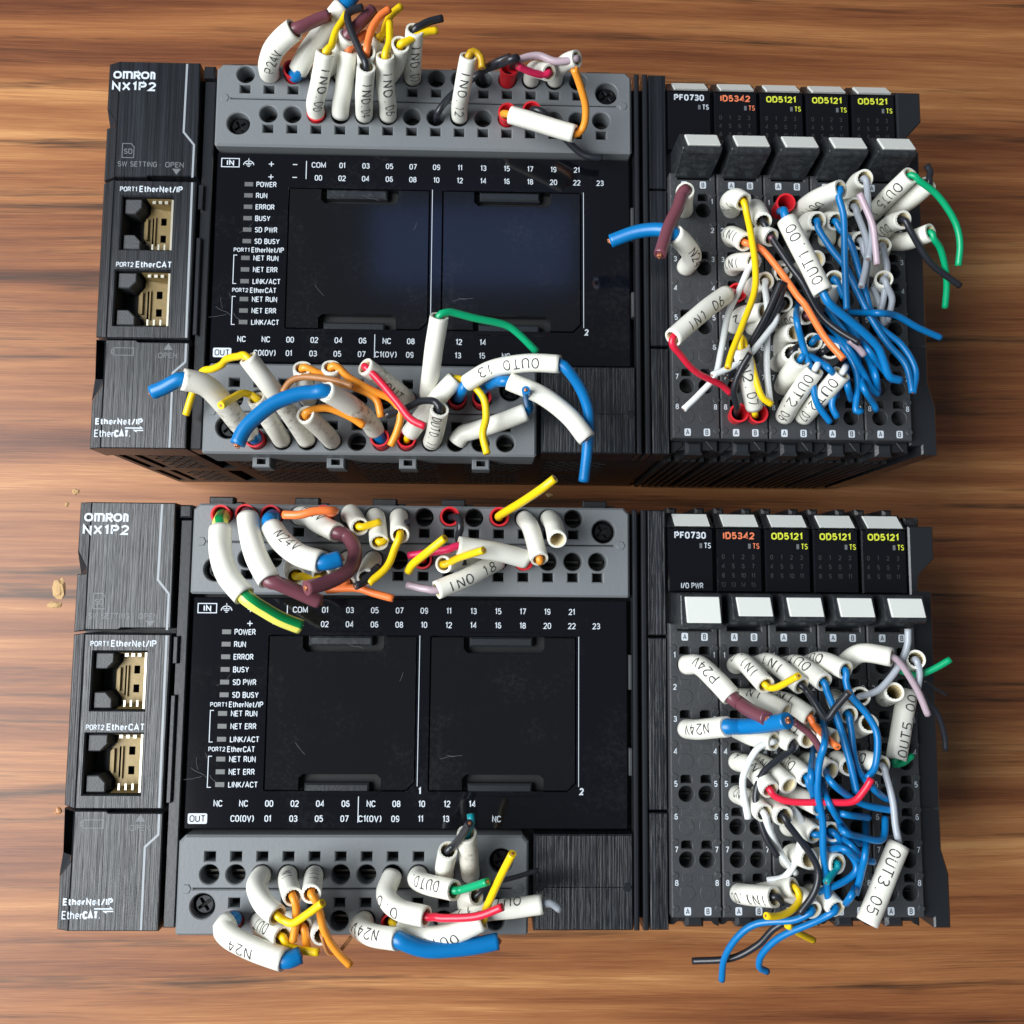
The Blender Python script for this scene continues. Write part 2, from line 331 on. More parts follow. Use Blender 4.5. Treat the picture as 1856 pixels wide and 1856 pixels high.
def make_screw(parent, x, y, z):
    mb = MB(); a = 0.35; cross = []
    for i in range(4):
        t = math.pi / 2 * i + 0.6; c, s_ = math.cos(t), math.sin(t)
        for u, v in ((a, -a), (1.75, -a * 0.8), (1.75, a * 0.8)): cross.append((x + u * c - v * s_, y + u * s_ + v * c))
    mb.plate(circ(x, y, 2.6, 28), [cross], z, z - 1.5, 0.5, depth=1.0, hch=0.12, hmi=1)
    return mb.build('screw', ['screw_steel', 'dark_hole'], parent)

def terminal_block(parent, x0, x1, y0, y1, holes, squares, screws, groove, name, latches, latch_y):
    mb = MB(); z = 71.0
    hs = [(circ(x, y, 2.42, 24), 5.5) for x, y in holes] + [(rect(x - 1.35, y - 1.15, x + 1.35, y + 1.15), 4.0) for x, y in squares]
    hs += [(circ(x, y, 3.1, 28), 3.6) for x, y in screws]
    hs += [(rect(x0 + 4.2, groove - .13, x1 - 4.2, groove + .13), 0.5)]
    c = 1.6
    mb.plate([(x0, y0 + c * .3), (x0 + c * .3, y0), (x1 - c * .3, y0), (x1, y0 + c * .3), (x1, y1 - c), (x1 - c, y1), (x0 + c, y1), (x0, y1 - c)],
             hs, z, 58.0, 0.55, hch=0.28, hmi=0, fmi=1)
    o = mb.build(name, ['grey_plastic', 'dark_hole'], parent)
    b0 = MB(); b0.box(-1.7, -0.25, 66.4, 1.7, 0.25, 67.2); b0.box(-1.9, -2.0, 65.6, 1.9, -1.2, 66.6)
    me = b0.mesh('contact', ['contact_steel'])
    for x, y in holes:
        q = bpy.data.objects.new('contact', me); COL.objects.link(q); q.parent = o; q.location = (x * MM, y * MM, 0)
    for x, y in screws: make_screw(o, x, y, 69.2)
    for gx in (x0 + 2.4, x1 - 2.4):
        h = MB(); h.plate([(gx + 1.3 * math.cos(t * math.pi / 3), groove + 1.3 * math.sin(t * math.pi / 3)) for t in range(6)], [], 71.22, 70.5, 0.2); h.build('key_boss', 'grey_plastic', o)
    for lx in latches:
        h = MB()
        if latch_y > 50:
            h.box(lx - 3.2, y1 - 0.2, 64, lx + 3.2, y1 + 2.2, 67.5, c=.3); h.box(lx + 3.25, y1 - .2, 63.5, lx + 5.4, y1 + 1.0, 66.5, c=.3); h.build('latch', 'black_plastic', o)
        else:
            h.plate(rect(lx - 2.4, y0 - 2.6, lx + 2.4, y0 + .6), [[(lx - 1.2, y0 - 1.8), (lx + 1.2, y0 - 1.8), (lx + 1.2, y0 - .2), (lx - 1.2, y0 - .2)]], 64.5, 58, .3, depth=2.5, hmi=0, fmi=1); h.build('latch', ['grey_plastic', 'dark_hole'], o)
    return o

def ethernet_jack(parent, x0, y0, x1, y1):
    z = 71; mb = MB(); d = 8.5; h = y1 - y0; wd = x1 - x0
    # brass shell: floor, right wall with its side light put into a brighter metal, stepped plug cavity
    mb.box(x0 + .15, y0 + .15, z - 11.5, x1 - .15, y1 - .15, z - 11, 0)
    mb.plate([(x0 + wd * .30, y0 + h * .34), (x0 + wd * .42, y0 + h * .18), (x0 + wd * .42, y0 + .3), (x1 - .9, y0 + .3), (x1 - .9, y1 - .3), (x0 + wd * .42, y1 - .3), (x0 + wd * .42, y1 - h * .18), (x0 + wd * .30, y1 - h * .34)],
             [rect(x0 + wd * .47, y0 + h * .22, x0 + wd * .52, y0 + h * .74), rect(x0 + wd * .64, y0 + h * .27, x0 + wd * .75, y0 + h * .41), rect(x0 + wd * .64, y0 + h * .60, x0 + wd * .75, y0 + h * .74)], z - 5.2, z - 10.9, .15, depth=3, hmi=2)
    mb.box(x0 + wd * .36, y0 + h * .3, z - 5.2, x0 + wd * .40, y1 - h * .3, z - 4.4, 0); mb.box(x0 + wd * .52, y0 + h * .2, z - 5.2, x0 + wd * .545, y1 - h * .26, z - 4.6, 0)
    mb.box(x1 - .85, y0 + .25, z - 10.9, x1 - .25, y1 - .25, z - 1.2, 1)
    mb.add([(x0 + wd * .45, y1 - .2, z - 1.0), (x1 - .9, y1 - .2, z - 1.0), (x1 - .9, y1 - 2.0, z - 5.1), (x0 + wd * .45, y1 - 1.0, z - 5.1)], [(0, 1, 2, 3)], 0)
    mb.add([(x0 + wd * .45, y0 + .2, z - 1.0), (x0 + wd * .45, y0 + 1.0, z - 5.1), (x1 - .9, y0 + 2.0, z - 5.1), (x1 - .9, y0 + .2, z - 1.0)], [(0, 1, 2, 3)], 0)
    for k in range(3):
        xx = x0 + wd * (.55 + .12 * k)
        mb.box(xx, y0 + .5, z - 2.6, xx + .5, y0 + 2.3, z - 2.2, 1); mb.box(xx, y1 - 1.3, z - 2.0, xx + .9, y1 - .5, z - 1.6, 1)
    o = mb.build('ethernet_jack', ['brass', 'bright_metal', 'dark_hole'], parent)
    for s_ in (0, 1):
        m = MB(); yy = (lambda v: y0 + v) if s_ == 0 else (lambda v: y1 - v)
        m.plate([(x0 + .35, yy(.35)), (x0 + wd * .36, yy(.35)), (x0 + wd * .36, yy(h * .18)), (x0 + wd * .24, yy(h * .30)), (x0 + .35, yy(h * .30))], [], z - 1.0, z - 10.9, .25)
        m.build('jack_shutter', 'module_plastic', o)
    m = MB(); m.box(x0 + .2, y0 + h * .31, z - 10.9, x0 + wd * .27, y1 - h * .31, z - 7, 0); m.build('jack_latch_slot', 'dark_hole', o)
    return o

def logo(mb, x, y, h, wd, z):
    # wide rounded capitals: O M R O N
    t = h * 0.24; k = wd / 5.35; xs = x
    def O_(a, b): ribbon(mb, [(px_, py_) for px_, py_ in rrect(a + t / 2, y + t / 2, b - t / 2, y + h - t / 2, h * .33, 4)], t, z, True)
    def arch(a, b, dz=0): ribbon(mb, [(a + t / 2, y), (a + t / 2, y + h - t / 2), (b - t / 2 - h * .22, y + h - t / 2)] + arc(b - t / 2 - h * .22, y + h * .66, h * .22, h * .34 - t / 2, 90, 0, 6)[1:] + [(b - t / 2, y)], t, z + dz)
    O_(xs, xs + k * 1.08); xs += k * 1.2
    arch(xs, xs + k * .68); arch(xs + k * .68 - t, xs + k * 1.28, .006); xs += k * 1.38
    ribbon(mb, [(xs + t / 2, y), (xs + t / 2, y + h - t / 2), (xs + k * .5, y + h - t / 2)] + arc(xs + k * .5, y + h * .66, k * .3, h * .34 - t / 2, 90, -90, 8) + [(xs + t * 1.02, y + h * .32 + t / 2)], t, z)
    ribbon(mb, [(xs + k * .45, y + h * .36), (xs + k * .82, y)], t, z + .004); xs += k * .94
    O_(xs, xs + k * 1.08); xs += k * 1.2
    arch(xs, x + wd)

def arrow_mark(mb, x0, y0, x1, y1, z):
    m = (y0 + y1) / 2; g = (y1 - y0) * .08; h_ = (y1 - y0)
    mb.add([(x0, m + g, z), (x1, m + g, z), (x1 - h_ * .5, y1, z), (x1 - h_ * .5, m + h_ * .26, z), (x0, m + h_ * .26, z)], [(0, 1, 3, 4), (1, 2, 3)])
    mb.add([(x1, m - g, z), (x0 + (x1 - x0) * .42, m - g, z), (x0 + (x1 - x0) * .42 + h_ * .6, y0, z), (x0 + (x1 - x0) * .42 + h_ * .6, m - h_ * .26, z), (x1, m - h_ * .26, z)], [(0, 1, 3, 4), (1, 2, 3)])

def make_controller():
    c = thing('controller', '', 'controller')
    # housing with the ventilated lower wall
    hb = MB(); holes = []
    for a, b in ((11, 22), (33, 60), (66, 92), (98, 116), (122, 142)):
        for k, zz in enumerate([5 + 2.8 * i for i in range(19 if a < 30 else 17)]):
            if 27 < zz < 33: continue
            n = int((b - a) / 3.4)
            for i in range(n):
                x = a + 3.4 * i + (1.7 if k % 2 else 0); holes.append([(x, zz), (x + 2.0, zz), (x + 2.6, zz + 1.0), (x + 2.0, zz + 2.0), (x, zz + 2.0), (x - .6, zz + 1.0)])
    for a, b in ((2.2, 4.4), (6.6, 8.8), (24.5, 29)):
        holes += [rect(a, 5, b, 28), rect(a, 33, b, 58)]
    hb.plate(rect(.4, .5, 153.6, 63.5), holes, 0.0, -3.0, .3, depth=2.2, hmi=1, xf=lambda p: (p[0], 0.6 - p[2], p[1]))
    hb.box(.4, 3.4, .3, 153.6, 106.8, 63.4)
    hb.build('housing', ['black_plastic', 'dark_hole'], c)
    # left column: upper cover
    def stripe(parent, pts): m = MB(); ribbon(m, pts, .55, 71.03); m.build('silver_stripe', 'stripe_silver', parent)
    fac = lambda p: (p[0], p[1], p[2] - (3.5 - p[0]) * .45)
    u = MB(); u.plate([(3.5, 74.5), (12, 74.5), (12.6, 75.0), (25.4, 75.0), (25.2, 107.6), (3.5, 107.6)], [], 71, 60, .25); u.plate([(-.1, 107.6), (3.48, 107.6), (3.48, 74.4), (.1, 73.9), (.1, 88.9), (2.9, 88.9), (2.9, 90.5), (-.1, 95)], [], 71, 60, .2, xf=fac)
    u.add([(-.1, 94.9, 69.35), (2.93, 90.5, 70.7), (2.93, 88.9, 70.7), (.9, 88.9, 68.9), (-.1, 94.9, 62), (.9, 88.9, 62)], [(3, 2, 1, 0), (0, 4, 5, 3)], 1)
    uc = u.build('upper_cover', ['brushed_black', 'rail_black'], c); stripe(uc, [(21.7, 107.2), (21.55, 87.5), (24.5, 83.9), (24.45, 74.6)])
    t = MB(); logo(t, 1.8, 102.5, 2.2, 11.4, 71.03); put(t, 'NX1P2', 1.6, 100.35, 71.03, 2.6, 11.9, 'l', .2); t.build('lettering', 'print_white', uc)
    t = MB(); ribbon(t, [(5.3, 79.9), (8.4, 79.9), (8.4, 83.0), (7.6, 83.9), (5.3, 83.9)], .22, 71.03, True); put(t, 'SD', 6.85, 81.7, 71.03, 1.5, 2.3)
    put(t, 'SW SETTING', 4.2, 78.1, 71.03, 1.55, 10.6, 'l'); put(t, '*', 15.6, 78.0, 71.03, 1.5); put(t, 'OPEN', 17, 78.1, 71.03, 1.55, 5.0, 'l'); t.add([(18.9, 77.0, 71.03), (21.3, 77.0, 71.03), (20.1, 75.3, 71.03)], [(2, 1, 0)])
    t.build('cover_markings', 'print_dim', uc)
    # port panel
    P1 = (6.0, 54.2, 19.6, 69.0); P2 = (5.2, 33.2, 19.6, 48.3)
    u = MB(); u.plate([(.1, 73.2), (3.48, 73.7), (3.48, 29.7), (.2, 30.3)], [], 71, 60, .2, xf=fac); u.plate([(3.5, 29.6), (25.5, 29.6), (25.6, 73.6), (3.5, 73.6)], [(rect(*P1), 11.8), (rect(*P2), 11.8)], 71, 60, .35, hch=.35, hmi=1)
    pp = u.build('port_panel', ['brushed_black', 'dark_hole'], c); stripe(pp, [(24.45, 73.2), (24.6, 30.0)])
    ethernet_jack(pp, *P1); ethernet_jack(pp, *P2)
    t = MB()
    for n, s_, e, y in (('PORT1', 'EtherNet/IP', 22.0, 71.1), ('PORT2', 'EtherCAT', 20.0, 50.0)):
        put(t, n, 5.2, y - .1, 71.03, 1.35, 4.6, 'l', .15); put(t, s_, 10.4, y, 71.03, 1.75, e - 10.4, 'l', .17)
    t.build('lettering', 'print_white', pp)
    # battery cover
    u = MB(); u.plate([(3.5, 0), (25.8, 0), (25.6, 28.7), (12, 28.7), (11.4, 29.2), (3.5, 29.2)], [], 71, 60, .25); u.plate([(.1, 0), (3.48, 0), (3.48, 29.2), (.3, 29.6), (.6, 18.6), (3.1, 18.2), (3.1, 16.8), (0, 12.8)], [], 71, 60, .2, xf=fac)
    u.add([(.6, 18.7, 69.5), (3.13, 18.25, 70.8), (3.13, 16.75, 70.8), (-.05, 12.75, 69.4), (.6, 18.7, 66)], [(4, 3, 2, 1, 0)], 1)
    bc = u.build('battery_cover', ['brushed_black', 'rail_black'], c); stripe(bc, [(24.7, 28.4), (24.7, 23.4), (21.5, 20.4), (21.5, .3)])
    t = MB(); put(t, 'EtherNet/IP', 1.9, 7.1, 71.03, 1.75, 12.4, 'l', .22); put(t, 'Ether', 1.8, 3.9, 71.03, 2.0, 5.2, 'l', .13); put(t, 'CAT.', 6.9, 3.9, 71.03, 2.0, 4.5, 'l', .26); arrow_mark(t, 9.7, 4.2, 14.5, 6.0, 71.04)
    t.build('lettering', 'print_white', bc)
    t = MB(); ribbon(t, [(5.8, 25.0), (11, 25.0), (11, 27.0), (5.8, 27.0)], .2, 71.03, True); ribbon(t, [(5.7, 25.5), (5.2, 25.5), (5.2, 26.5), (5.7, 26.5)], .2, 71.03)
    put(t, 'OPEN', 20, 25.1, 71.03, 1.5, 5.1); t.add([(18.8, 26.6, 71.03), (21.3, 26.6, 71.03), (20.05, 28.5, 71.03)], [(0, 1, 2)]); t.build('cover_markings', 'print_dim', bc)
    # hinge column between left covers and terminal blocks
    h = MB(); h.box(26.2, .2, 62, 29.2, 103.4, 69.2, c=.25); h.build('hinge_rail', 'rail_black', c)
    h = MB(); h.box(26.1, 103.8, 62, 29.2, 107.2, 70.4, c=.4); h.build('hinge_clip', 'rail_black', c)
    for a, b in ((66, 73), (31, 58)):
        h = MB(); h.box(26.0, a, 62, 27.2, b, 70.4, c=.2); h.build('hinge_tab', 'rail_black', c)
    # upper and lower terminal blocks
    th = [(x, TOP1) for x in TOPC] + [(x, TOP2) for x in TOPC2]; ts = [(x, TOP1 - 4.2) for x in TOPC] + [(x, TOP2 - 4.2) for x in TOPC2]
    terminal_block(c, 29.9, 144.4, 84.0, 107.6, th, ts, [(36.3, 90.4), (137.5, 101.3)], 97.6, 'terminal_block', [36, 58.6, 79.2, 97.6, 135.6], 108)
    bh = [(x, BOT1) for x in BOTC] + [(x, BOT2) for x in BOTC2]; bs = [(x, BOT1 + 4.4) for x in BOTC] + [(x, BOT2 + 4.3) for x in BOTC2]
    terminal_block(c, 29.9, 118.2, -1.1, 23.3, bh, bs, [(36.5, 6.0), (111.3, 17.0)], 10.2, 'terminal_block', [44, 64, 83.6, 103.4], -1)
    # glossy front panel
    z = 68.5; D1 = [(50.3, 73.2), (88.5, 73.2), (88.5, 36.0), (86.4, 34.0), (50.3, 34.0)]; D2 = [(92.5, 73.2), (130.3, 73.2), (130.3, 36.0), (128.3, 34.0), (92.5, 34.0)]
    u = MB(); hs = []
    for D in (D1, D2):
        hs.append((offset(ccw(D), -.25), 2.6))
    u.plate(rect(30.1, 24.2, 144.1, 83.2), hs, z, 62, .3, hch=.18, hmi=0, fmi=1)
    fp = u.build('front_panel', ['glossy_black', 'dark_hole'], c)
    t = MB()
    for d_, xa in ((D1, 0), (D2, 42.1)):
        u = MB(); lat = []
        for y0, y1, sgn in ((69.2, 73.2, 1), (34.0, 38.0, -1)):
            x0, x1 = 58.9 + xa, 80 + xa; yi = y0 if sgn > 0 else y1; yo = y1 if sgn > 0 else y0
            lat.append((x0, x1, yi, yo))
        (x0, x1, ti, to), (_, _, bi, bo) = lat; c2 = 1.1
        q = [(d_[0][0], 73.2), (x0, 73.2), (x0, ti + c2), (x0 + c2, ti), (x1 - c2, ti), (x1, ti + c2), (x1, 73.2), (d_[1][0], 73.2), d_[2], d_[3], (x1, 34.0), (x1, bi - c2), (x1 - c2, bi), (x0 + c2, bi), (x0, bi - c2), (x0, 34.0), (d_[4][0], 34.0)]
        u.plate(q, [], z + .08, z - 2.5, .12)
        cv = u.build('option_cover', 'door_black', c)
        for a, b in ((70.8, 73.3), (33.3, 35.7)):
            l = MB(); l.box(60.4 + xa, a, z - 2.5, 77.0 + xa, b, z - .1, c=.5); l.build('latch_bar', 'lever_black', cv)
        for (ya, yb, yc) in ((73.45, 74.6, 1), (33.75, 32.5, -1)):
            l = MB(); l.plate([(x0, ya), (x1, ya), (x1 - 1.1, yb), (x0 + 1.1, yb)], [], z + .16, z - .2, .12); l.build('finger_scoop', 'glossy_black', cv)
        ribbon(t, [(d_[1][0] + .9, 73.6), (d_[2][0] + .9, 35.0)], .16, z + .03)
    rs = random.Random(3); sc_ = MB()
    for _ in range(11):
        if rs.random() < .4: sx_, sy_ = rs.uniform(31, 37), rs.uniform(30, 50)
        else: sx_, sy_ = rs.uniform(32, 142), rs.uniform(26, 82)
        an = rs.uniform(0, 6.28); q_ = [(sx_, sy_)]
        for _k in range(rs.randint(2, 6)): an += rs.uniform(-.3, .3); sx_ += .8 * math.cos(an); sy_ += .8 * math.sin(an); q_.append((sx_, sy_))
        ribbon(sc_, q_, rs.uniform(.03, .055), z + .1)
    sc_.build('scratches', 'print_dim', fp)
    put(t, '1', 90.1, 33.8, z + .03, 1.8, None, 'c', .22); put(t, '2', 132.0, 33.8, z + .03, 1.8, None, 'c', .2)
    for i, n in enumerate(['+', '-', 'COM', '01', '03', '05', '07', '09', '11', '13', '15', '17', '19', '21']):
        put(t, n, 45.0 + 6.49 * i, 80.1, z + .03, 2.5 if n in '+-' else 1.6, 3.9 if n == 'COM' else None, 'c', .1 if n in '+-' else .14)
    for i, n in enumerate(['+', '-', '00', '02', '04', '06', '08', '10', '12', '14', '16', '18', '20', '22', '23']):
        put(t, n, 45.0 + 6.49 * i, 76.4, z + .03, 2.5 if n in '+-' else 1.6, None, 'c', .1 if n in '+-' else .14)
    ribbon(t, [(54.6, 81.2), (54.6, 76.0)], .22, z + .03); ribbon(t, rect(31.4, 79.1, 36.2, 81.5), .24, z + .03, True); put(t, 'IN', 33.8, 80.3, z + .03, 1.6, 2.0, 'c', .2)
    ribbon(t, arc(38.8, 79.7, 1.4, 1.2, 0, 180, 10), .22, z + .03)
    for k, hw in enumerate((1.0, .65, .3)): ribbon(t, [(38.8 - hw, 80.15 - .42 * k), (38.8 + hw, 80.15 - .42 * k)], .2, z + .034)
    ribbon(t, [(38.8, 80.2), (38.8, 81.6)], .2, z + .03)
    for i, n in enumerate(['NC', 'NC', '00', '02', '04', '06', 'NC', '08', '10', '12', '14']): put(t, n, 38.6 + 6.51 * i, 30.6, z + .03, 1.65)
    for i, n in enumerate(['C0(0V)', '01', '03', '05', '07', 'C1(0V)', '09', '11', '13', '15', 'NC']): put(t, n, 44.9 + 6.51 * i, 26.85, z + .03, 1.65, 6.0 if 'V' in n else None)
    ribbon(t, [(74.4, 32.4), (74.4, 25.9)], .22, z + .03)
    L1 = [('POWER', 74.2), ('RUN', 71.0), ('ERROR', 67.75), ('BUSY', 64.5), ('SD PWR', 61.25), ('SD BUSY', 58.0)]; L2 = [('NET RUN', 53.25), ('NET ERR', 50.0), ('LINK/ACT', 46.7), ('NET RUN', 41.7), ('NET ERR', 38.5), ('LINK/ACT', 35.3)]
    for n, y in L1: put(t, n, 41.1, y, z + .03, 1.5, None, 'l')
    for n, y in L2: put(t, n, 41.0, y, z + .03, 1.5, None, 'l')
    put(t, 'PORT1', 35.6, 55.5, z + .03, 1.15, 4.3, 'l'); put(t, 'EtherNet/IP', 40.4, 55.55, z + .03, 1.5, 8.8, 'l'); put(t, 'PORT2', 35.6, 44.2, z + .03, 1.15, 4.3, 'l'); put(t, 'EtherCAT', 40.4, 44.2, z + .03, 1.5, 7.1, 'l')
    for a, b in ((54.0, 46.0), (42.4, 34.6)): ribbon(t, [(36.6, a), (35.7, a), (35.7, b), (36.6, b)], .2, z + .03)
    t.build('lettering', 'print_white', fp)
    t = MB(); t.plate(rrect(31.1, 25.5, 36.0, 28.1, .4), [], z + .03, z - .1, 0); t.build('out_badge', 'print_white', fp)
    t = MB(); put(t, 'OUT', 33.55, 26.8, z + .05, 1.7, 4.0, 'c', .14); t.build('out_lettering', 'glossy_black', fp)
    for i, (n, y) in enumerate(L1 + L2):
        l = MB(); x = 37.9 if i < 6 else 37.7; l.plate(rect(x, y - .6, x + 2.3, y + .6), [], z + .03, z - .2, 0); l.build('indicator', 'led_grey', fp)
    # blank cover and right-hand rails
    u = MB(); u.plate(rect(119.5, 0, 144.9, 23.6), [rect(122.2, 10.5, 142.4, 10.72)], 71, 60, .35, depth=.4)
    bl = u.build('blank_cover', 'brushed_black', c)
    for gx in (121.0, 143.4):
        h = MB(); h.plate([(gx + 1.3 * math.cos(k * math.pi / 3), 10.6 + 1.3 * math.sin(k * math.pi / 3)) for k in range(6)], [], 71.2, 70.5, .25); h.build('key_boss', 'rail_black', bl)
    for a, b, zz in ((145.2, 146.5, 71.3), (147.5, 148.9, 71.3)):
        h = MB(); h.box(a, 0, 60, b, 107.2, zz, c=.4); h.build('side_rail', 'rail_black', c)
    for a, b in ((0, 29.0), (29.6, 73.6), (74.2, 107.2)):
        h = MB(); h.box(149.2, a, 60, 154.0, b, 70.8, c=.3); h.build('side_strip', 'brushed_black', c)
    for a, b in ((60, 69), (38, 45)):
        h = MB(); h.box(144.3, a, 62, 145.1, b, 69.6, c=.15); h.build('rail_clip', 'module_plastic', c)
    return c

# ------------------------------------------------------------------ slim I/O slices
ROWY = [34.3 + (5 - r) * 8.13 for r in range(1, 9)]
MODX = [154.3 + 12.95 * i for i in range(5)]
CA, CB = 3.95, 9.1
def make_slice(code, col, open_rows, lever, io_pwr, faint):
    c = thing('io_slice', '', 'I/O module')
    b = MB(); b.box(0, 1.5, .3, 12.75, 104.2, 68.6); b.box(1.4, 104.2, 20, 4.0, 108.6, 65, c=.7); b.box(9.0, 104.2, 20, 11.6, 108.6, 65, c=.7)
    for k in range(5): b.box(1.0 + k * 2.3, -.2, 4, 2.2 + k * 2.3, 1.5, 60)
    b.build('housing', 'black_plastic', c)
    d = MB(); d.box(.3, 85.6, 68, 12.4, 102.6, 71, c=.35); dp = d.build('display', 'glossy_black', c)
    t = MB(); put(t, code, 6.2, 100.6, 71.03, 1.85, 8.4, 'c', .2); put(t, 'TS', 10.8, 97.9, 71.03, 1.5, 1.8, 'c', .14)
    if io_pwr: put(t, 'I/O PWR', 6.6, 87.3, 71.03, 1.5, 5.9, 'c', .15)
    t.build('lettering', 'print_' + col, dp)
    l = MB(); l.plate(rect(8.7, 97.2, 9.4, 98.5), [], 71.02, 70.9, 0); l.build('indicator', 'print_dim', dp)
    if faint:
        t = MB()
        for i in range(16):
            if i // 4 < 3 or faint > 1: put(t, str(i), 2.0 + 2.65 * (i % 4), 95.0 - 2.45 * (i // 4), 71.03, 1.25)
        t.build('channel_numbers', 'print_faint', dp)
    # grey tab on the shoulder
    s_ = MB(); s_.add([(.2, 102.7, 70.8), (12.5, 102.7, 70.8), (12.2, 106.9, 67.0), (.5, 106.9, 67.0), (.2, 102.7, 62), (12.5, 102.7, 62), (12.2, 106.9, 62), (.5, 106.9, 62)], [(0, 1, 2, 3), (4, 0, 3, 7), (1, 5, 6, 2), (3, 2, 6, 7), (0, 4, 5, 1)])
    s_.build('shoulder', 'black_plastic', c)
    s_ = MB(); a = [(2.3, 103.0, 71.3), (11.5, 103.0, 71.3), (11.2, 106.5, 68.2), (2.0, 106.5, 68.2)]; s_.add(a + [(x, y, z - 1.1) for x, y, z in a], [(0, 1, 2, 3), (0, 4, 5, 1), (1, 5, 6, 2), (2, 6, 7, 3), (3, 7, 4, 0)]); s_.build('release_tab', 'tab_grey', c)
    # pull lever
    v0, rise, vb = lever; zt = 80.3; yb = 85.3
    prof = [(yb, 69.5), (yb, zt - .8), (yb - .5, zt), (v0 + 1.2, zt + rise), (v0 + .5, zt + rise - .25), (v0, zt + rise - 1.2), (vb, 73.4), (vb + 1.0, 69.5)]
    lv = MB(); n = len(prof); xa, xb = 1.4, 12.0
    tp = lambda z: .9 * max(0, min(1, (80 - z) / 7))
    lv.add([(xa - tp(z) * .2, y, z) for y, z in prof] + [(xb - tp(z), y, z) for y, z in prof], [(i, (i + 1) % n, n + (i + 1) % n, n + i) for i in range(n)] + [tuple(range(n))[::-1], tuple(range(n, 2 * n))])
    lo = lv.build('pull_lever', 'lever_black', c); bv = lo.modifiers.new('b', 'BEVEL'); bv.width = .0003; bv.segments = 2
    y1 = yb - 1.0; y0 = v0 + 1.5; zl = lambda y: zt + rise * (yb - .5 - y) / (yb - .5 - v0 - 1.2)
    s_ = MB(); a = [(2.9, y0, zl(y0) + .7), (11.5, y0, zl(y0) + .7), (11.2, y1, zl(y1) + .6), (2.5, y1, zl(y1) + .6)]; s_.add(a + [(x, y, z - 1.1) for x, y, z in a], [(0, 1, 2, 3), (0, 4, 5, 1), (1, 5, 6, 2), (2, 6, 7, 3), (3, 7, 4, 0)])
    to = s_.build('lever_tab', 'tab_grey', lo); bv = to.modifiers.new('b', 'BEVEL'); bv.width = .0002; bv.segments = 2
    # screwless terminal block
    zt = 73.5; hs = []; closed = []
    for r, y in enumerate(ROWY, 1):
        for x in (CA, CB):
            if r in open_rows: hs += [(circ(x, y, 2.0, 20), 5.0), ([(x - 1.4, y + 2.7), (x + 1.4, y + 2.7), (x + 1.4, y + 4.3), (x + .9, y + 4.7), (x - .9, y + 4.7), (x - 1.4, y + 4.3)], 3.5)]
            else: closed.append((x, y))
    tb = MB(); tb.plate([(0, 3.9), (12.6, 3.9), (12.6, 77.4), (11.0, 77.4), (11.0, 75.6), (2.2, 75.6), (2.2, 77.4), (0, 77.4)], hs, zt, 66, .3, hch=.14, hmi=0, fmi=1)
    for (x, y) in closed:
        tb.plate(circ(x, y, 2.0, 20), [], zt + .12, zt - .3, .12); tb.plate(rect(x - 1.3, y + 2.7, x + 1.3, y + 4.4), [], zt + .08, zt - .3, .08)
    tbo = tb.build('terminal_block', ['module_plastic', 'dark_hole'], c)
    hx = MB(); hx.plate([(1.0 * math.cos(k * math.pi / 3), 1.0 * math.sin(k * math.pi / 3)) for k in range(6)], [], zt + .2, zt - .3, .15); hm = hx.mesh('key_boss', ['module_plastic'])
    for k in range(9):
        for x in (.95, 11.75):
            q = bpy.data.objects.new('key_boss', hm); COL.objects.link(q); q.parent = tbo; q.location = (x * MM, (6.1 + 8.13 * k) * MM, 0)
    t = MB()
    for r, y in enumerate(ROWY, 1):
        put(t, str(r), 1.25, y + 2.5, zt + .03, 1.5, None, 'c', .15); put(t, str(r), 11.5, y + 2.5, zt + .03, 1.5, None, 'c', .15)
    for y in (74.0, 5.5):
        for x in (CA, CB): t.plate(rrect(x - .85, y - 1.0, x + .85, y + 1.0, .35, 3), [], zt + .03, zt - .1, 0)
    t.build('lettering', 'print_white', tbo)
    t = MB()
    for y in (74.0, 5.5): put(t, 'A', CA, y, zt + .05, 1.35); put(t, 'B', CB, y, zt + .05, 1.35)
    t.build('column_letters', 'module_plastic', tbo)
    cm = MB(); cm.box(-1.5, -.3, 69.2, 1.5, .05, 69.9); me = cm.mesh('contact', ['contact_steel'])
    for r, y in enumerate(ROWY, 1):
        if r in open_rows:
            for x in (CA, CB):
                q = bpy.data.objects.new('contact', me); COL.objects.link(q); q.parent = tbo; q.location = (x * MM, (y - .4) * MM, 0)
    # lower latch foot
    f = MB(); f.box(4.3, .2, 55, 9.0, 3.8, 69.5, c=.8); f.build('latch_foot', 'lever_black', c)
    f = MB(); f.plate([(9.4, 3.8), (11.2, 1.4), (12.6, .8), (12.6, 3.8)], [], 70.5, 58, .2); f.plate([(.2, 3.8), (.2, .8), (1.4, .8), (3.6, 2.6), (3.6, 3.8)], [], 69.0, 58, .2); f.build('side_ear', 'black_plastic', c)
    return c

def make_end():
    c = thing('end_plate', '', 'end plate')
    b = MB(); b.plate([(0, 3), (3.2, 3), (3.2, .5), (7.5, .5), (7.5, 13.8), (5.8, 20), (5.8, 86.2), (2.2, 86.4), (2.6, 90.4), (6.8, 95.0), (6.8, 103.6), (0, 103.6)], [], 71, .3, .4)
    b.build('housing', 'rail_black', c)
    b = MB(); b.box(1.0, 103.7, 10, 5.2, 106.4, 66.5, c=.5); b.build('clip', 'black_plastic', c)
    b = MB(); b.box(.3, 30.0, 70.9, 5.6, 30.6, 71.2); b.build('joint_ridge', 'black_plastic', c)
    return c

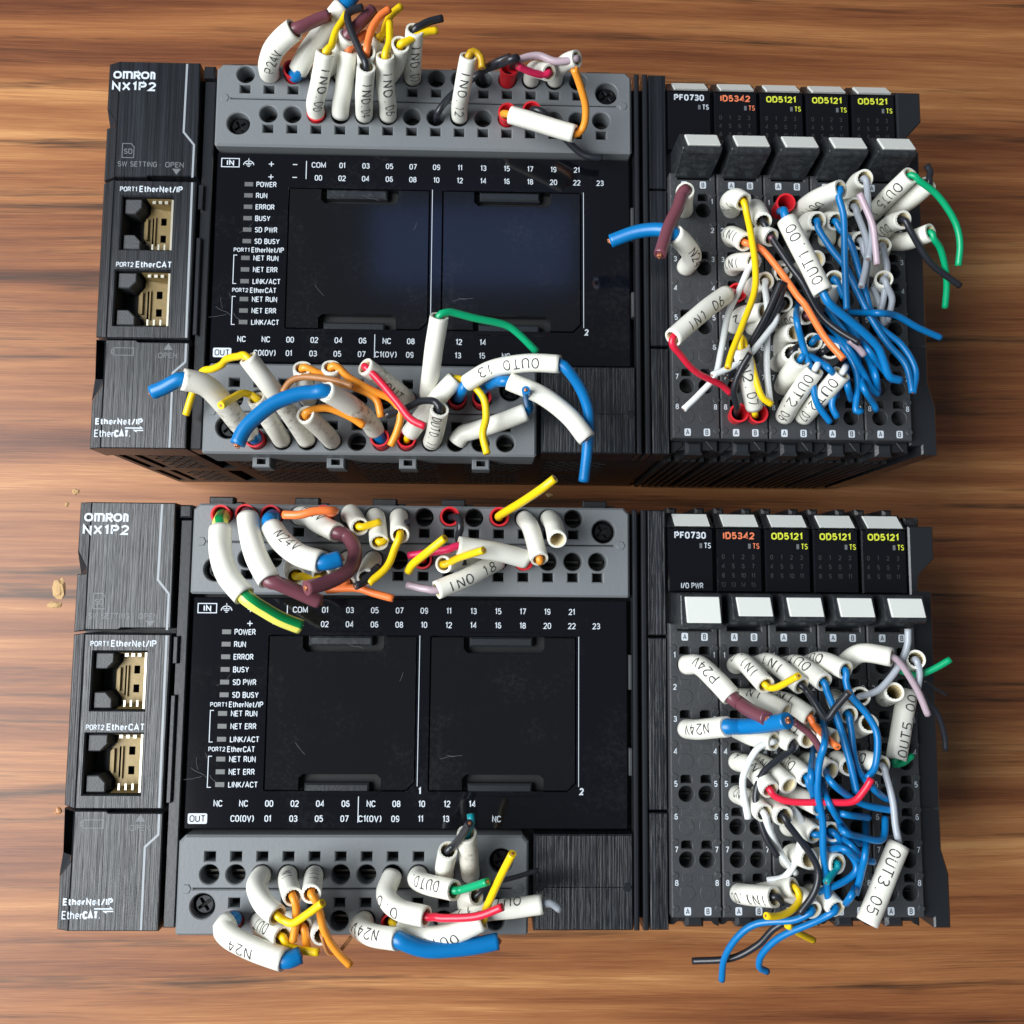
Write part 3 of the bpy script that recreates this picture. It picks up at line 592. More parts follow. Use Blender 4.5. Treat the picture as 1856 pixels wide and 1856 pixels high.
c_low = make_controller(); c_up = copy_tree(c_low)
c_up.location = (UPX * MM, UPY * MM, 0); c_up.rotation_euler = (0, 0, UPA)
c_low['label'] = 'black controller with grey terminal blocks, striped green-yellow earth wire plugged in it'
c_up['label'] = 'black controller with grey terminal blocks, long green wire curving over its glossy covers'
c_low['group'] = c_up['group'] = 'controllers on the wooden table'
RACK = {False: 'rack with the striped earth wire', True: 'rack without a striped earth wire'}
SLN = ['white-printed slice beside the controller', 'orange-printed slice', 'lime-printed slice next to the orange one', 'middle of the three lime-printed slices', 'lime-printed slice beside the end plate']
for up in (False, True):
    for i, (code, col, rows) in enumerate((('PF0730', 'white', (1, 3, 5, 7)), ('ID5342', 'orange', range(1, 9)), ('OD5121', 'lime', range(1, 9)), ('OD5121', 'lime', range(1, 9)), ('OD5121', 'lime', range(1, 9)))):
        o = make_slice(code, col, rows, ((76.2, .8, 75.9) if i == 0 else (78.0, 1.6, 76.6)) if not up else (78.4, 3.4, 76.0), i == 0 and not up, 0 if i == 0 else (2 if i == 1 else 1))
        o.location = to_world(MODX[i], 0, 0, up) * MM; o.rotation_euler = (0, 0, UPA if up else 0)
        o['label'] = 'black ' + SLN[i] + ', ' + RACK[up]; o['group'] = 'slim input and output slices'
    e = make_end(); e.location = to_world(219.1, 0, 0, up) * MM; e.rotation_euler = (0, 0, UPA if up else 0)
    e['label'] = 'narrow black end plate closing the ' + RACK[up]; e['group'] = 'rack end plates'

# ------------------------------------------------------------------ wire stubs
HOLES = {}
T1N = ['earth', '+', '-', 'COM', '01', '03', '05', '07', '09', '11', '13', '15', '17', '19', '21']; T2N = ['+', '-', '00', '02', '04', '06', '08', '10', '12', '14', '16', '18', '20', '22', '23']
B1N = ['NC', 'NC', '00', '02', '04', '06', 'NC', '08', '10', '12', '14']; B2N = ['C0', '01', '03', '05', '07', 'C1', '09', '11', '13', '15', 'NC']
for up in (False, True):
    k = 'U' if up else 'L'
    HOLES[k + 'T'] = [[x, TOP1, 'input terminal ' + n, 0] for x, n in zip(TOPC, T1N)] + [[x, TOP2, 'input terminal ' + n, 0] for x, n in zip(TOPC2, T2N)]
    HOLES[k + 'B'] = [[x, BOT1, 'output terminal ' + n, 0] for x, n in zip(BOTC, B1N)] + [[x, BOT2, 'output terminal ' + n, 0] for x, n in zip(BOTC2, B2N)]
    HOLES[k + 'M'] = [[MODX[i] + (CA, CB)[j], y, 'socket %s%d, %s slice' % ('AB'[j], r, ('white-printed', 'orange-printed', 'first lime', 'middle lime', 'last lime')[i]), 0]
                      for i in range(5) for r, y in enumerate(ROWY, 1) for j in range(2) if i or r % 2]
CNAME = dict(yellow='yellow', blue='blue', black='black', orange='orange', amber='amber', red='red', pink='pink', green='green', teal='teal', brown='purple-brown', white='white', grey='grey', lilac='lilac', olive='olive yellow', tan='tan', coral='coral red', lime='green-yellow striped')
def pts(s): return [tuple(float(v) for v in q.split(',')) for q in s.split()]
RAW = []
def W(reg, col, s='', t='', p='', r=0.95, R=2.35, txt='', d=-1, ph=0.0, L=20, ze=None, z=None, fer=0, snap=True, dirty=0, zb=None, core=0, lab=None):
    RAW.append(dict(reg=reg, col=col, s=pts(s), t=pts(t), p=pts(p), r=r, R=R, txt=txt, d=d, ph=ph, L=L, ze=ze, z=z, fer=fer, snap=snap, dirty=dirty, zb=zb, core=core, lab=lab))

def path_len(P): return sum((b - a).length for a, b in zip(P, P[1:]))
def surface_text(mb, path, R, txt, d, ph):
    acc = [0]
    for a, b in zip(path, path[1:]): acc.append(acc[-1] + (b - a).length)
    tot = acc[-1]; n = len(txt); H = min(2.5, R * 1.05); cw = min(2.35, (tot - 1.5) / max(n, 4)); wd = cw * .72
    fr = frames(path)
    def at(s_):
        s_ = min(max(s_, 0), tot - 1e-6); i = 0
        while i < len(acc) - 2 and acc[i + 1] < s_: i += 1
        f = (s_ - acc[i]) / max(1e-9, acc[i + 1] - acc[i]); return path[i].lerp(path[i + 1], f), fr[i]
    pm, (tm, um, wm) = at(tot / 2); toc = (CAM - pm); toc -= tm * toc.dot(tm)
    a0 = math.atan2(toc.dot(wm), toc.dot(um)) + ph
    start = (tot - n * cw) / 2
    def P(x, y, lift=0.035):
        s_ = start + x; s_ = s_ if d > 0 else tot - s_
        p, (t, u, w_) = at(s_); a = a0 - d * (y - H / 2) / R
        return p + (u * math.cos(a) + w_ * math.sin(a)) * (R + lift)
    for i, ch in enumerate(txt):
        for st in PEN.get(ch, []):
            q = [(i * cw + x / .62 * wd, y * H) for x, y in st]; dense = [q[0]]
            for a, b in zip(q, q[1:]):
                m = max(1, int(math.hypot(b[0] - a[0], b[1] - a[1]) / .5))
                dense += [(a[0] + (b[0] - a[0]) * k / m, a[1] + (b[1] - a[1]) * k / m) for k in range(1, m + 1)]
            vs = []
            for k, b in enumerate(dense):
                a = dense[max(k - 1, 0)]; c = dense[min(k + 1, len(dense) - 1)]; dx, dy = c[0] - a[0], c[1] - a[1]; l = math.hypot(dx, dy) or 1
                nx, ny = -dy / l * .15, dx / l * .15; vs += [P(b[0] + nx, b[1] + ny), P(b[0] - nx, b[1] - ny)]
            mb.add(vs, [(2 * k, 2 * k + 1, 2 * k + 3, 2 * k + 2) for k in range(len(dense) - 1)])

def build_wire(w_):
    reg = w_['reg']; up = reg[0] == 'U'; zs = 73.5 if reg[1] == 'M' else 71.0
    first = (w_['p'] or w_['s'] or w_['t'])[0]; where = ''
    hole = None
    if w_['snap']:
        g = unproject(first[0], first[1], zs + .5); best = None
        for h in HOLES[reg]:
            if h[3]: continue
            q = to_world(h[0], h[1], zs, up); dd = (q - g).xy.length
            if best is None or dd < best[0]: best = (dd, h, q)
        if best and best[0] < 6.5: hole = best[2]; best[1][3] = 1; where = best[1][2]
    z0 = w_['zb'] if w_['zb'] is not None else zs + .2
    def ev(lst, za, zb_, q=1.0):
        out = []; c = [0]
        for a, b in zip(lst, lst[1:]): c.append(c[-1] + math.hypot(a[0] - b[0], a[1] - b[1]))
        for i, a in enumerate(lst):
            t = c[i] / c[-1] if c[-1] else 0; zz = a[2] if len(a) > 2 else za + (zb_ - za) * (1 - (1 - t) ** q); out.append(unproject(a[0], a[1], zz))
        return out
    pre = []
    if w_['p']:
        zt = w_['z'][0] if w_['z'] else z0 + 3; pre = ev(w_['p'], z0, zt)
        if hole is not None: pre[0] = Vector((hole.x, hole.y, z0))
        z0 = zt if len(w_['p']) > 1 else z0
    sl = []; ztip = z0
    if w_['s']:
        def make(z1):
            P_ = ev(w_['s'], z0, z1, 1.5)
            if hole is not None and not w_['p']: P_[0] = Vector((hole.x, hole.y, z0))
            return P_
        if w_['z']: z0, ztip = w_['z']; sl = make(ztip)
        else:
            lo, hi = z0 + 3.5, z0 + 24
            if path_len(make(lo)) < w_['L']:
                for _ in range(22):
                    mid = (lo + hi) / 2
                    if path_len(make(mid)) < w_['L']: lo = mid
                    else: hi = mid
            ztip = lo; sl = make(ztip)
    tl = []
    if w_['t']:
        ze = w_['ze'] if w_['ze'] is not None else (ztip - 1.0 if w_['s'] else ztip)
        za = ztip if w_['s'] else (w_['z'][0] if w_['z'] else z0)
        if w_['z'] and not w_['s']: ze = w_['z'][1]
        tl = ev(w_['t'], za, ze)
        if not w_['s'] and not w_['p'] and hole is not None: tl[0] = Vector((hole.x, hole.y, zs - 2))
    name = 'wire_stub' if (tl or pre) else 'cable_sleeve'
    base = (pre or sl or tl)[0]
    root = thing(name, '', 'wire' if name == 'wire_stub' else 'sleeve', loc=base)
    rel = lambda P_: [p - base for p in P_]
    r = w_['r']; R = w_['R']
    if reg[1] == 'M' and r == .95: r = .84
    spath = smooth(sl, .9) if len(sl) > 1 else sl
    if sl:
        mb = MB(); P_ = spath; fr = frames(P_); n = 28; k = len(P_); ri = R - .52; vs = []
        for rad in (R, ri):
            for i, (p, (t, u, v)) in enumerate(zip(P_, fr)):
                for j in range(n):
                    a = 2 * math.pi * j / n; q = rad * (1 + .012 * math.sin(3 * a + i * .4)) + (-.17 if (rad == ri and j % 2) else 0) - (.06 if rad == R and i in (0, k - 1) else 0); vs.append(p - base + (u * math.cos(a) + v * math.sin(a)) * q)
        o = k * n; fs = []; ms = []
        for i in range(k - 1):
            for j in range(n):
                j2 = (j + 1) % n; fs.append((i * n + j, i * n + j2, (i + 1) * n + j2, (i + 1) * n + j)); ms.append(0)
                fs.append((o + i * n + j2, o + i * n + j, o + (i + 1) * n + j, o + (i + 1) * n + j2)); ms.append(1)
        for e in (0, k - 1):
            for j in range(n):
                j2 = (j + 1) % n; q = (e * n + j, e * n + j2, o + e * n + j2, o + e * n + j); fs.append(q if e else q[::-1]); ms.append(0)
        mb.v = [tuple(v) for v in vs]; mb.f = fs; mb.m = ms; mb.s = [True] * len(fs)
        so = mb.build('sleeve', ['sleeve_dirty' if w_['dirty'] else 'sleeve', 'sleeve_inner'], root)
        so.data.polygons.foreach_set('use_smooth', [i < 2 * (k - 1) * n for i in range(len(fs))])
        if w_['txt']:
            t = MB(); surface_text(t, P_, R, w_['txt'], w_['d'], w_['ph']); t.v = [tuple(Vector(v) - base) for v in t.v]; t.build('sleeve_lettering', 'ink', so)
    if w_['fer']:
        mb = MB(); q = (pre or sl)[0]; b2 = (pre + sl + tl)[1] - q; up_ = Vector((0, 0, 1)); dr = (b2.normalized() * .35 + up_).normalized()
        P_ = [q - up_ * 3 + dr * 0 - base, q - base, q + dr * w_['fer'] * .5 - base, q + dr * w_['fer'] - base]
        fl = lambda f: 2.2 if f < .5 else 2.2 + .35 * (f - .5) * 2
        mb.tube(P_, fl, 20, caps=False); mb.tube(P_, lambda f: fl(f) - .5, 20, caps=False)
        e = P_[-1]; fr = frames(P_)[-1]; vs = [e + (fr[1] * math.cos(a) + fr[2] * math.sin(a)) * rr for rr in (2.55, 2.05) for a in [2 * math.pi * j / 20 for j in range(20)]]
        mb.add(vs, [(j, (j + 1) % 20, 20 + (j + 1) % 20, 20 + j) for j in range(20)]); mb.build('ferrule', 'ferrule_red', root)
    if tl or pre:
        full = list(pre)
        if sl: full += sl if pre else sl[max(0, len(sl) - 2):] if len(sl) > 2 else [sl[0].lerp(sl[1], .35), sl[1]]
        full += tl
        # drop points that nearly coincide
        q = [full[0]]
        for p in full[1:]:
            if (p - q[-1]).length > 1.2: q.append(p)
        if len(q) < 2: q = full[:2]
        P_ = smooth(q, .8); mb = MB(); mf = None; ms = ['wire_' + w_['col'], 'copper']
        if w_['col'] == 'lime':
            ms = ['wire_lime', 'copper', 'wire_stripe']
            fr = frames(P_); k = len(P_) * 2 // 3; toc = CAM - P_[k]; a0 = (math.atan2(toc.dot(fr[k][2]), toc.dot(fr[k][1])) - .55) / (2 * math.pi)
            mf = lambda f: 2 if ((f - a0 + .5) % 1 - .5) ** 2 < .0085 else 0
        mb.tube([p - base for p in P_], r, 16 if r > 1.2 else 10, mfun=mf)
        if r < 1.4:
            e = P_[-1]; tt_ = (P_[-1] - P_[-2]).normalized(); mb.tube([e - tt_ * .4 - base, e + tt_ * .12 - base], r * .38, 8, mi=1)
        io = mb.build('insulation', ms, root)
        if w_['core'] or r > 1.4:
            e = P_[-1]; t = (P_[-1] - P_[-3]).normalized(); u = t.orthogonal().normalized(); v = t.cross(u); mb = MB()
            for k in range(7):
                a = k * .897; o_ = (u * math.cos(a) + v * math.sin(a)) * (r * .26 if k else 0); l = .25 + .6 * random.random()
                mb.tube([e - t * 1.0 + o_ - base, e + t * .1 + o_ - base, e + t * l + o_ * 1.15 - base], r * .16, 6)
            mb.build('copper_strands', 'copper', root)
    cn = CNAME[w_['col']]; thick = 'thick ' if r > 1.4 else ('hair-thin ' if r < .6 else '')
    mk = ' marked ' + w_['txt'] if len(w_['txt']) > 2 else ''
    sm = 'dirty-sleeved ' if w_['dirty'] else 'white-sleeved '
    rk = 'rack with earth wire' if not up else 'rack without earth wire'
    reg_n = {'T': 'input terminals', 'B': 'output terminals', 'M': 'slices'}[reg[1]]
    head = (((sm if sl else '') + thick + cn + ' wire' + (mk if sl else '')) if (tl or pre) else 'empty white sleeve' + mk)
    root['label'] = head + ', ' + (where if where else 'loose over ' + reg_n) + ', ' + rk
    if w_['lab']: root['label'] = w_['lab'] + ', ' + rk
    root['group'] = 'cut wires on the ' + reg_n + ' of the ' + rk
    return root

exec_specs = None
# columns: region, colour, sleeve pixels, tail pixels ...
# -- farther rack, input block
W('UT', 'brown', '490,140 487,118 495,92 512,71 534,53', '548,48 572,37 596,28', r=1.55, R=2.75, txt='P24V', d=1, ph=.35, L=21, fer=.8)
W('UT', 'blue', '540,128 560,92 590,52 622,12', '632,4 648,-20', p='534,142 538,134', r=1.8, R=2.6, L=21, fer=3.5)
W('UT', 'yellow', '574,205 571,188 579,150 590,94', '600,84 609,57 622,36 628,24', txt='IN0.00', ph=.5, fer=.8)
W('UT', 'orange', '617,207 618,190 624,151 631,93', '636,82 652,68 664,60', L=18)
W('UT', 'black', '660,209 660,196 660,168 664,121', '655,98 646,78 633,47 630,26 641,18 658,13', txt='IN0.04', ph=.25)
W('UT', 'yellow', '703,210 703,190 699,162 698,101', '705,80 706,60 706,40', txt='IN0.06', ph=.25)
W('UT', 'brown', '577,143 600,115 630,64', '641,53 656,38 676,17', r=1.5)
W('UT', 'orange', '662,143 664,118 664,94', '668,72 675,50 688,30 706,16')
W('UT', 'yellow', '618,143 660,105 687,69', '695,62 700,45 709,27 727,11')
W('UT', 'yellow', '705,143 716,120 726,80', '738,75 752,67 772,58 793,55')
W('UT', 'black', '748,145 748,130 748,103 752,53', '762,47 778,39 802,33', txt='IN0.07', ph=.3)
W('UT', 'olive', '831,214 833,192 838,160 849,102', '858,93 866,92 871,103 874,124', txt='IN0.12', ph=.1, R=2.2)
W('UT', 'black', t='788,213,69 793,206,74 800,194,75 817,174,75.5 850,147,76 880,126,80 905,117,87 925,108,93 938,104,93', z=(69, 93))
W('UT', 'black', t='877,143,69 873,136,76 874,128,82 900,113,88 926,103,90', z=(69, 90))
W('UT', 'black', p='920,142', t='926,124 931,116 937,106', fer=3.5, ze=90)
W('UT', 'pink', '963,144 967,128 978,127 995,132', '984,135 970,133 954,127 938,119', ze=88, L=15, R=2.2)
W('UT', 'lilac', '1006,145 1010,128 1028,112 1046,106', '1030,110 1005,111 978,101 953,104 933,113', L=16, R=2.2)
W('UT', 'amber', '925,208 1042,243', '1052,238 1060,222 1061,191 1051,154 1040,124', p='917,209 921,207', z=(80, 83), ze=94, R=2.3, fer=4)
W('UT', 'black', p='960,213', t='966,199,79 985,205,80 1010,235,76 1035,262,74 1055,279,73 1072,285,73 1092,286,73', fer=5)
# -- farther rack, output block
W('UB', 'blue', '452,786 432,765 403,728 371,698 331,687', '318,691 298,702 276,711', p='466,797 458,790', r=1.75, R=2.7, z=(77, 96), dirty=1, fer=3.5)
W('UB', 'yellow', '556,801 524,748 487,698 449,648', '432,646,92 411,651,88 402,661,85 385,669,82 367,674,80 350,710,76 337,752,74', dirty=1, L=33)
W('UB', 'yellow', '512,803 494,770 464,722', '452,715 438,713 420,723 400,735', dirty=1, L=18, ze=97)
W('UB', 'blue', '680,780 668,763 640,738 590,709', '570,711 546,713 499,730 462,758 442,780 430,806', p='690,797 684,785', r=1.8, R=2.5, dirty=1, fer=3.5, ze=96, L=24)
W('UB', 'amber', '560,740 553,705 548,667', '562,669 605,690 650,705 681,723 691,756', ze=86)
W('UB', 'amber', '604,738 602,700 600,665', '612,665 632,684 675,708 711,725 726,750 720,781 708,808', ze=84)
W('UB', 'red', '745,728 710,700 661,664', '668,670 690,693 720,729 744,759 771,773', ze=90, dirty=1, txt='OUT', ph=-.4)
W('UB', 'amber', '604,800 585,780 553,751', '560,746 575,741 599,741 635,756 660,772', dirty=1, ze=86, L=20)
W('UB', 'tan', t='512,711 527,691 551,683 598,688 640,700', z=(90, 92), snap=False, r=.85)
W('UB', 'green', '776,716 779,690 787,630 796,573', '806,567 818,566 862,577 916,589 941,606 973,638', p='775,733 776,720', z=(76, 97), ze=88, R=2.3, fer=2)
W('UB', 'yellow', '742,786 760,762 790,725 826,686', '840,691 857,698 877,723 881,757 875,787 883,823', p='735,800 740,790', fer=3.5, ze=84, L=20)
W('UB', 'black', '785,803 787,790 797,742', '790,729 778,726 760,728 741,738 699,753', txt='OUT0.11', ze=86, L=16, ph=-.1)
W('UB', 'blue', '824,800 840,786 862,780 907,765 954,747', '960,740 957,727 953,707', r=1.05, L=21, core=1, ze=96)
W('UB', 'blue', '846,694 892,669 952,658 1015,660', '1028,670 1049,699 1064,735 1067,770 1064,820 1058,872', p='833,727 840,705', z=(84, 95), ze=84, r=1.35, R=2.25, txt='OUT0 13', fer=4)
W('UB', 'blue', '923,691 982,717 1030,753 1064,796', p='867,725 874,708 895,694 912,691', z=(90, 92), r=1.35, R=2.3, fer=4)
# -- farther rack, slices
W('UM', 'brown', '1238,383 1239,365 1242,345', '1236,352 1229,375 1213,408 1203,438 1196,462', r=1.6, L=15, ze=92)
W('UM', 'blue', '1243,490 1254,466 1241,442 1222,425', '1208,418 1185,416 1151,421 1107,437', r=1.75, txt='N24', ph=.4, L=18, ze=84, R=2.5)
W('UM', 'yellow', '1319,388 1321,366 1334,358 1348,366', '1354,390 1362,429 1369,483 1367,530 1345,591 1326,640 1319,667', L=15, ze=97, txt='IN1', ph=-.5)
W('UM', 'black', '1360,370 1370,378 1383,402', '1390,415 1403,438 1433,483 1454,512 1483,566 1515,596 1558,622', L=15, ze=94)
W('UM', 'orange', '1319,440 1324,426 1336,430 1351,440', '1362,443 1382,453 1416,494 1446,537 1459,552 1494,610 1529,651', txt='IN1.1', L=15, ze=98, ph=-.2)
W('UM', 'brown', '1357,440 1380,425 1398,431', '1399,434 1402,440', L=14)
W('UM', 'white', '1322,487 1332,476 1366,474', '1357,487 1339,528 1320,569 1307,636 1296,681 1267,715 1239,742', txt='IN1', L=14, ze=84)
W('UM', 'white', '1358,532 1366,520 1388,509', '1386,520 1389,540 1391,570 1390,666 1396,731', L=14, ze=84)
W('UM', 'black', t='1416,509 1403,541 1382,585 1349,641 1317,684', z=(92, 86), snap=False)
W('UM', 'black', t='1422,512 1411,548 1391,588 1357,645 1326,690', z=(91, 84), snap=False)
W('UM', 'red', '1317,533 1275,564 1219,613', '1222,620 1235,645 1263,675 1306,697 1324,713', p='1331,527 1324,529', txt='IN1 06', z=(88, 96), ze=82, ph=-.35, fer=5)
W('UM', 'white', t='1408,570 1403,587 1360,641 1328,664 1291,680', z=(88, 90), snap=False)
W('UM', 'blue', '1425,398 1458,463 1492,530', '1500,546 1515,561 1558,596 1590,628 1602,655 1612,682 1633,690', p='1418,372 1421,382', txt='OUT1.00', z=(100, 102), ze=92, fer=7, R=2.35, r=1.0)
W('UM', 'blue', '1441,380 1480,360 1524,342', '1520,356 1529,392 1531,464 1533,523 1535,561', txt='OUT1', ph=.8, ze=90)
W('UM', 'blue', '1449,406 1462,404 1482,400', '1482,412 1506,450 1535,488 1558,537 1587,590 1611,625 1642,662 1654,712', ze=88, L=14, txt='0', ph=.3)
W('UM', 'blue', '1490,410 1500,402 1515,401', '1520,412 1541,438 1558,494 1567,523 1587,584 1634,625 1659,670 1655,712', ze=88, L=13)
W('UM', 'grey', '1541,352 1550,336 1567,323', '1571,335 1574,377 1581,421 1574,470', L=15, ze=92)
W('UM', 'green', '1585,382 1618,348 1651,317', '1665,327 1700,355 1730,400 1740,440 1737,482', txt='OUT5 1', L=19, ze=86)
W('UM', 'black', '1618,386 1650,362 1683,334', '1684,322 1686,312 1680,300 1674,296', L=17)
W('UM', 'black', '1592,420 1612,408 1637,398', '1650,418 1663,441 1686,476 1718,502 1740,518', txt='OUT5', L=16, ze=84)
W('UM', 'green', '1610,448 1648,436 1687,421', '1692,432 1704,450 1712,479 1716,514 1713,558', L=17, ze=80)
W('UM', 'grey', '1540,385 1549,374', '1553,386 1572,440 1570,480 1561,520', L=14, ze=90)
W('UM', 'grey', '1556,448 1561,436', '1566,455 1572,475 1567,523', L=14, ze=86)
W('UM', 'lilac', t='1558,351 1581,406 1586,440 1590,480', z=(96, 94), snap=False)
W('UM', 'grey', '1588,450 1599,444', '1603,462 1608,486 1602,537 1596,564', L=13, ze=84)
W('UM', 'grey', '1590,512 1602,505', '1608,520 1617,543 1608,584', L=13, ze=82)
W('UM', 'grey', t='1580,520 1590,540 1596,560 1604,590', z=(84, 82), snap=False)
W('UM', 'white', '1317,580 1345,572 1384,565', txt='2', L=14)
W('UM', 'black', '1400,545 1420,550', '1412,560 1402,585', L=13)
W('UM', 'brown', '1416,578 1440,574 1463,572', '1467,573 1470,578', txt='OUT0', L=14)
W('UM', 'white', '1402,618 1420,610 1440,603', L=14)
W('UM', 'blue', '1446,622 1474,619', '1480,612 1500,612 1524,625 1546,656 1555,694 1551,744 1563,745', L=13, ze=88)
W('UM', 'blue', '1413,702 1430,680 1452,650', '1458,643 1477,650 1508,675 1514,703 1508,734 1518,757', L=17, ze=86, R=2.5)
W('UM', 'yellow', '1367,738 1357,690 1343,630', '1345,612 1352,630 1362,656 1368,681 1381,719 1399,733', p='1370,757 1368,748', txt='IN2.07', z=(80, 90), ze=86, fer=4, R=2.25)
W('UM', 'black', p='1336,752', t='1336,737,82 1330,712,86 1334,690,88 1345,665,90 1360,640,92', fer=4)
W('UM', 'white', '1414,760 1440,722 1477,669', '1481,662 1484,656', txt='OUT2.06', L=19, R=2.45)
W('UM', 'white', '1449,767 1486,722 1526,676', '1530,670 1533,664', txt='OUT2.07', L=20, R=2.45)
W('UM', 'black', '1410,660 1435,640', '1440,632 1446,626', L=14)
W('UM', 'white', '1480,660 1505,634', L=14)
W('UM', 'white', '1400,520 1420,495', '1424,490 1430,484', L=14)
W('UM', 'white', '1365,600 1390,590', '1392,592 1396,597', L=13)
W('UM', 'white', '1455,500 1480,470', L=13)
W('UM', 'blue', '1490,520 1512,505', '1518,512 1530,540', L=13)
for k_, q in enumerate(('1446,547 1444,578 1455,625 1470,672 1480,728 1505,766', '1480,650 1500,665 1516,688 1516,719', '1533,659 1535,694 1543,725', '1492,578 1533,625 1564,675 1577,700 1592,716',
          '1555,656 1564,700 1583,731 1589,744', '1567,631 1586,675 1592,712', '1539,566 1586,567 1624,572 1664,594 1705,612', '1520,560 1552,610 1578,660 1584,700', '1530,585 1570,630 1600,668 1618,690', '1500,560 1528,600 1552,640 1560,690')):
    W('UM', 'blue', t=q.replace(' ', ',77 ', 1), z=(93 + random.random() * 4, 84 + random.random() * 3), snap=False, lab={0: 'loose blue wire hanging over the sleeve marked OUT2.06', 6: 'loose blue wire reaching sideways past the end plate'}.get(k_))
W('UM', 'lilac', t='1539,616 1555,630 1567,644', z=(93, 92), snap=False)
W('UM', 'black', t='1488,640 1500,632 1508,626', z=(86, 86), snap=False)
# -- nearer rack, input block
W('LT', 'lime', '399,958 400,1002 414,1045 443,1080', '458,1092 474,1102 507,1121 545,1136', p='402,932 399,948', r=1.85, R=2.75, z=(84, 92), ze=86, fer=3.5)
W('LT', 'brown', '449,938 455,974 467,1014 488,1053', '500,1056 526,1067 580,1091', p='449,930 449,934', r=1.8, R=2.75, z=(82, 92), ze=88, fer=5)
W('LT', 'blue', '492,957 512,983 545,1007 583,1019', '590,1019 604,1016 617,1012', p='489,931 489,944', r=2.0, R=2.75, txt='N24V', d=1, ph=-.45, z=(84, 94), fer=5)
W('LT', 'brown', '543,930 560,937 580,950 611,966', '628,971 641,990 643,1008 633,1033 597,1054 555,1066', r=1.8, R=2.5, txt='P24V', d=1, ph=-.6, L=18, ze=96)
W('LT', 'orange', p='592,928', t='606,926,88 573,926,90 543,933,90 514,933,89', fer=3.5, r=1.05)
W('LT', 'yellow', '632,932 636,930 652,955', '658,955 668,952 690,945', L=14)
W('LT', 'yellow', '678,930 682,940 687,983', '694,980 701,977', L=16)
W('LT', 'yellow', '722,931 723,940 725,970', '720,975 716,993 701,1028 668,1057', L=16, ze=88)
W('LT', 'black', t='738,945 736,960 731,974', z=(84, 79), snap=False, r=.8)
W('LT', 'yellow', '531,1016 532,1028 536,1045', '548,1044 564,1050 584,1048', L=14, R=2.5)
W('LT', 'coral', '585,1008 584,1025 582,1043', L=14)
W('LT', 'orange', '620,1012 622,1035 628,1059', '610,1068 592,1069 645,1066 680,1076 713,1085', L=15, ze=86)
W('LT', 'black', '676,1010 670,1028 663,1047', '685,1028 664,1052 644,1063', L=15, ze=90)
W('LT', 'black', p='822,936', t='830,938,80 835,955,82 831,972,80 836,1000,77 840,1025,77', fer=4)
W('LT', 'yellow', p='906,937', t='906,934,78 944,911,90 983,885,98 1006,867,100', fer=3.5, r=1.05)
W('LT', 'amber', '955,935 962,958 978,1014', '979,1017 979,1019', L=17, R=2.3, core=0)
W('LT', 'white', '1000,937 1003,950 1010,978', L=15, R=2.4)
W('LT', 'pink', '955,1014 900,1000 830,989', '815,995 790,1000 740,1007', p='953,1018 953,1016', z=(80, 84), ze=82, R=2.4, fer=2)
W('LT', 'yellow', t='740,1036,83 748,1023,85 776,1000,90 807,975,93', snap=False, r=1.05)
W('LT', 'coral', p='756,1017', t='757,1012,78 760,1008,80', fer=3.5)
W('LT', 'yellow', '836,1019 820,1018 803,1023', '812,1021 832,1011 877,997', L=13, ze=90, R=2.3)
W('LT', 'lilac', '915,1022 850,1045 791,1070', '775,1068 762,1066 738,1060', txt='IN0 18', z=(74, 82), ze=80, R=2.4, ph=-.3)
# -- nearer rack, output block
W('LB', 'blue', '419,1669 406,1682 420,1700 458,1719 516,1740', '525,1738 545,1731', p='425,1667 422,1667', r=2.0, R=2.7, txt='N24', ph=.6, z=(76, 86), fer=4.5)
W('LB', 'yellow', '468,1671 480,1683 513,1699', '520,1712 540,1721 578,1726', txt='OUT', L=15, R=2.6, ze=84)
W('LB', 'yellow', '474,1583 465,1607 478,1637 503,1660', '515,1668 531,1673 558,1656 585,1636', L=19, R=2.5, ze=92)
W('LB', 'amber', '521,1583 522,1600 531,1626', '536,1640 537,1660 534,1688 531,1706', txt='IN', L=15, ze=84)
W('LB', 'amber', '569,1583 567,1600 564,1621', '571,1630 579,1651 588,1688 608,1721 635,1750', txt='IIII', L=15, ze=82)
W('LB', 'amber', '518,1668 535,1668 549,1680', '553,1690 554,1703 557,1718', L=14, ze=82)
W('LB', 'tan', '566,1668 575,1678 583,1696', '586,1706 595,1728 610,1730 637,1698', L=14, r=.45, ze=80)
W('LB', 'blue', '661,1664 652,1680 676,1695 722,1703', '735,1709 761,1718 789,1721 850,1716 903,1706', r=2.0, R=2.6, txt='N24V', ph=.1, L=18, ze=82)
W('LB', 'red', '710,1590 700,1622 722,1648 773,1662', '788,1662 801,1664 863,1661 911,1644', txt='0.0', ph=.7, L=20, R=2.5, ze=90)
W('LB', 'green', '758,1583 757,1595 779,1604 824,1614', '834,1613 846,1610 884,1598', txt='OUT0.', ph=.05, L=18, R=2.45, ze=91)
W('LB', 'black', '805,1587 806,1570 812,1541', '822,1533 834,1519 851,1492', L=16, ze=96)
W('LB', 'teal', '852,1588 850,1560 846,1510', '850,1503 854,1492 853,1475', L=20, R=2.4, dirty=1)
W('LB', 'black', '830,1640 845,1630 863,1624', '875,1612 900,1599 937,1589 975,1577', L=14, r=.6, ze=78, R=2.2)
W('LB', 'grey', '800,1655 870,1654 930,1646 984,1639', '995,1637 1004,1640 1015,1649', txt='OUT0.17', z=(76, 82), ph=-.75, R=2.35)
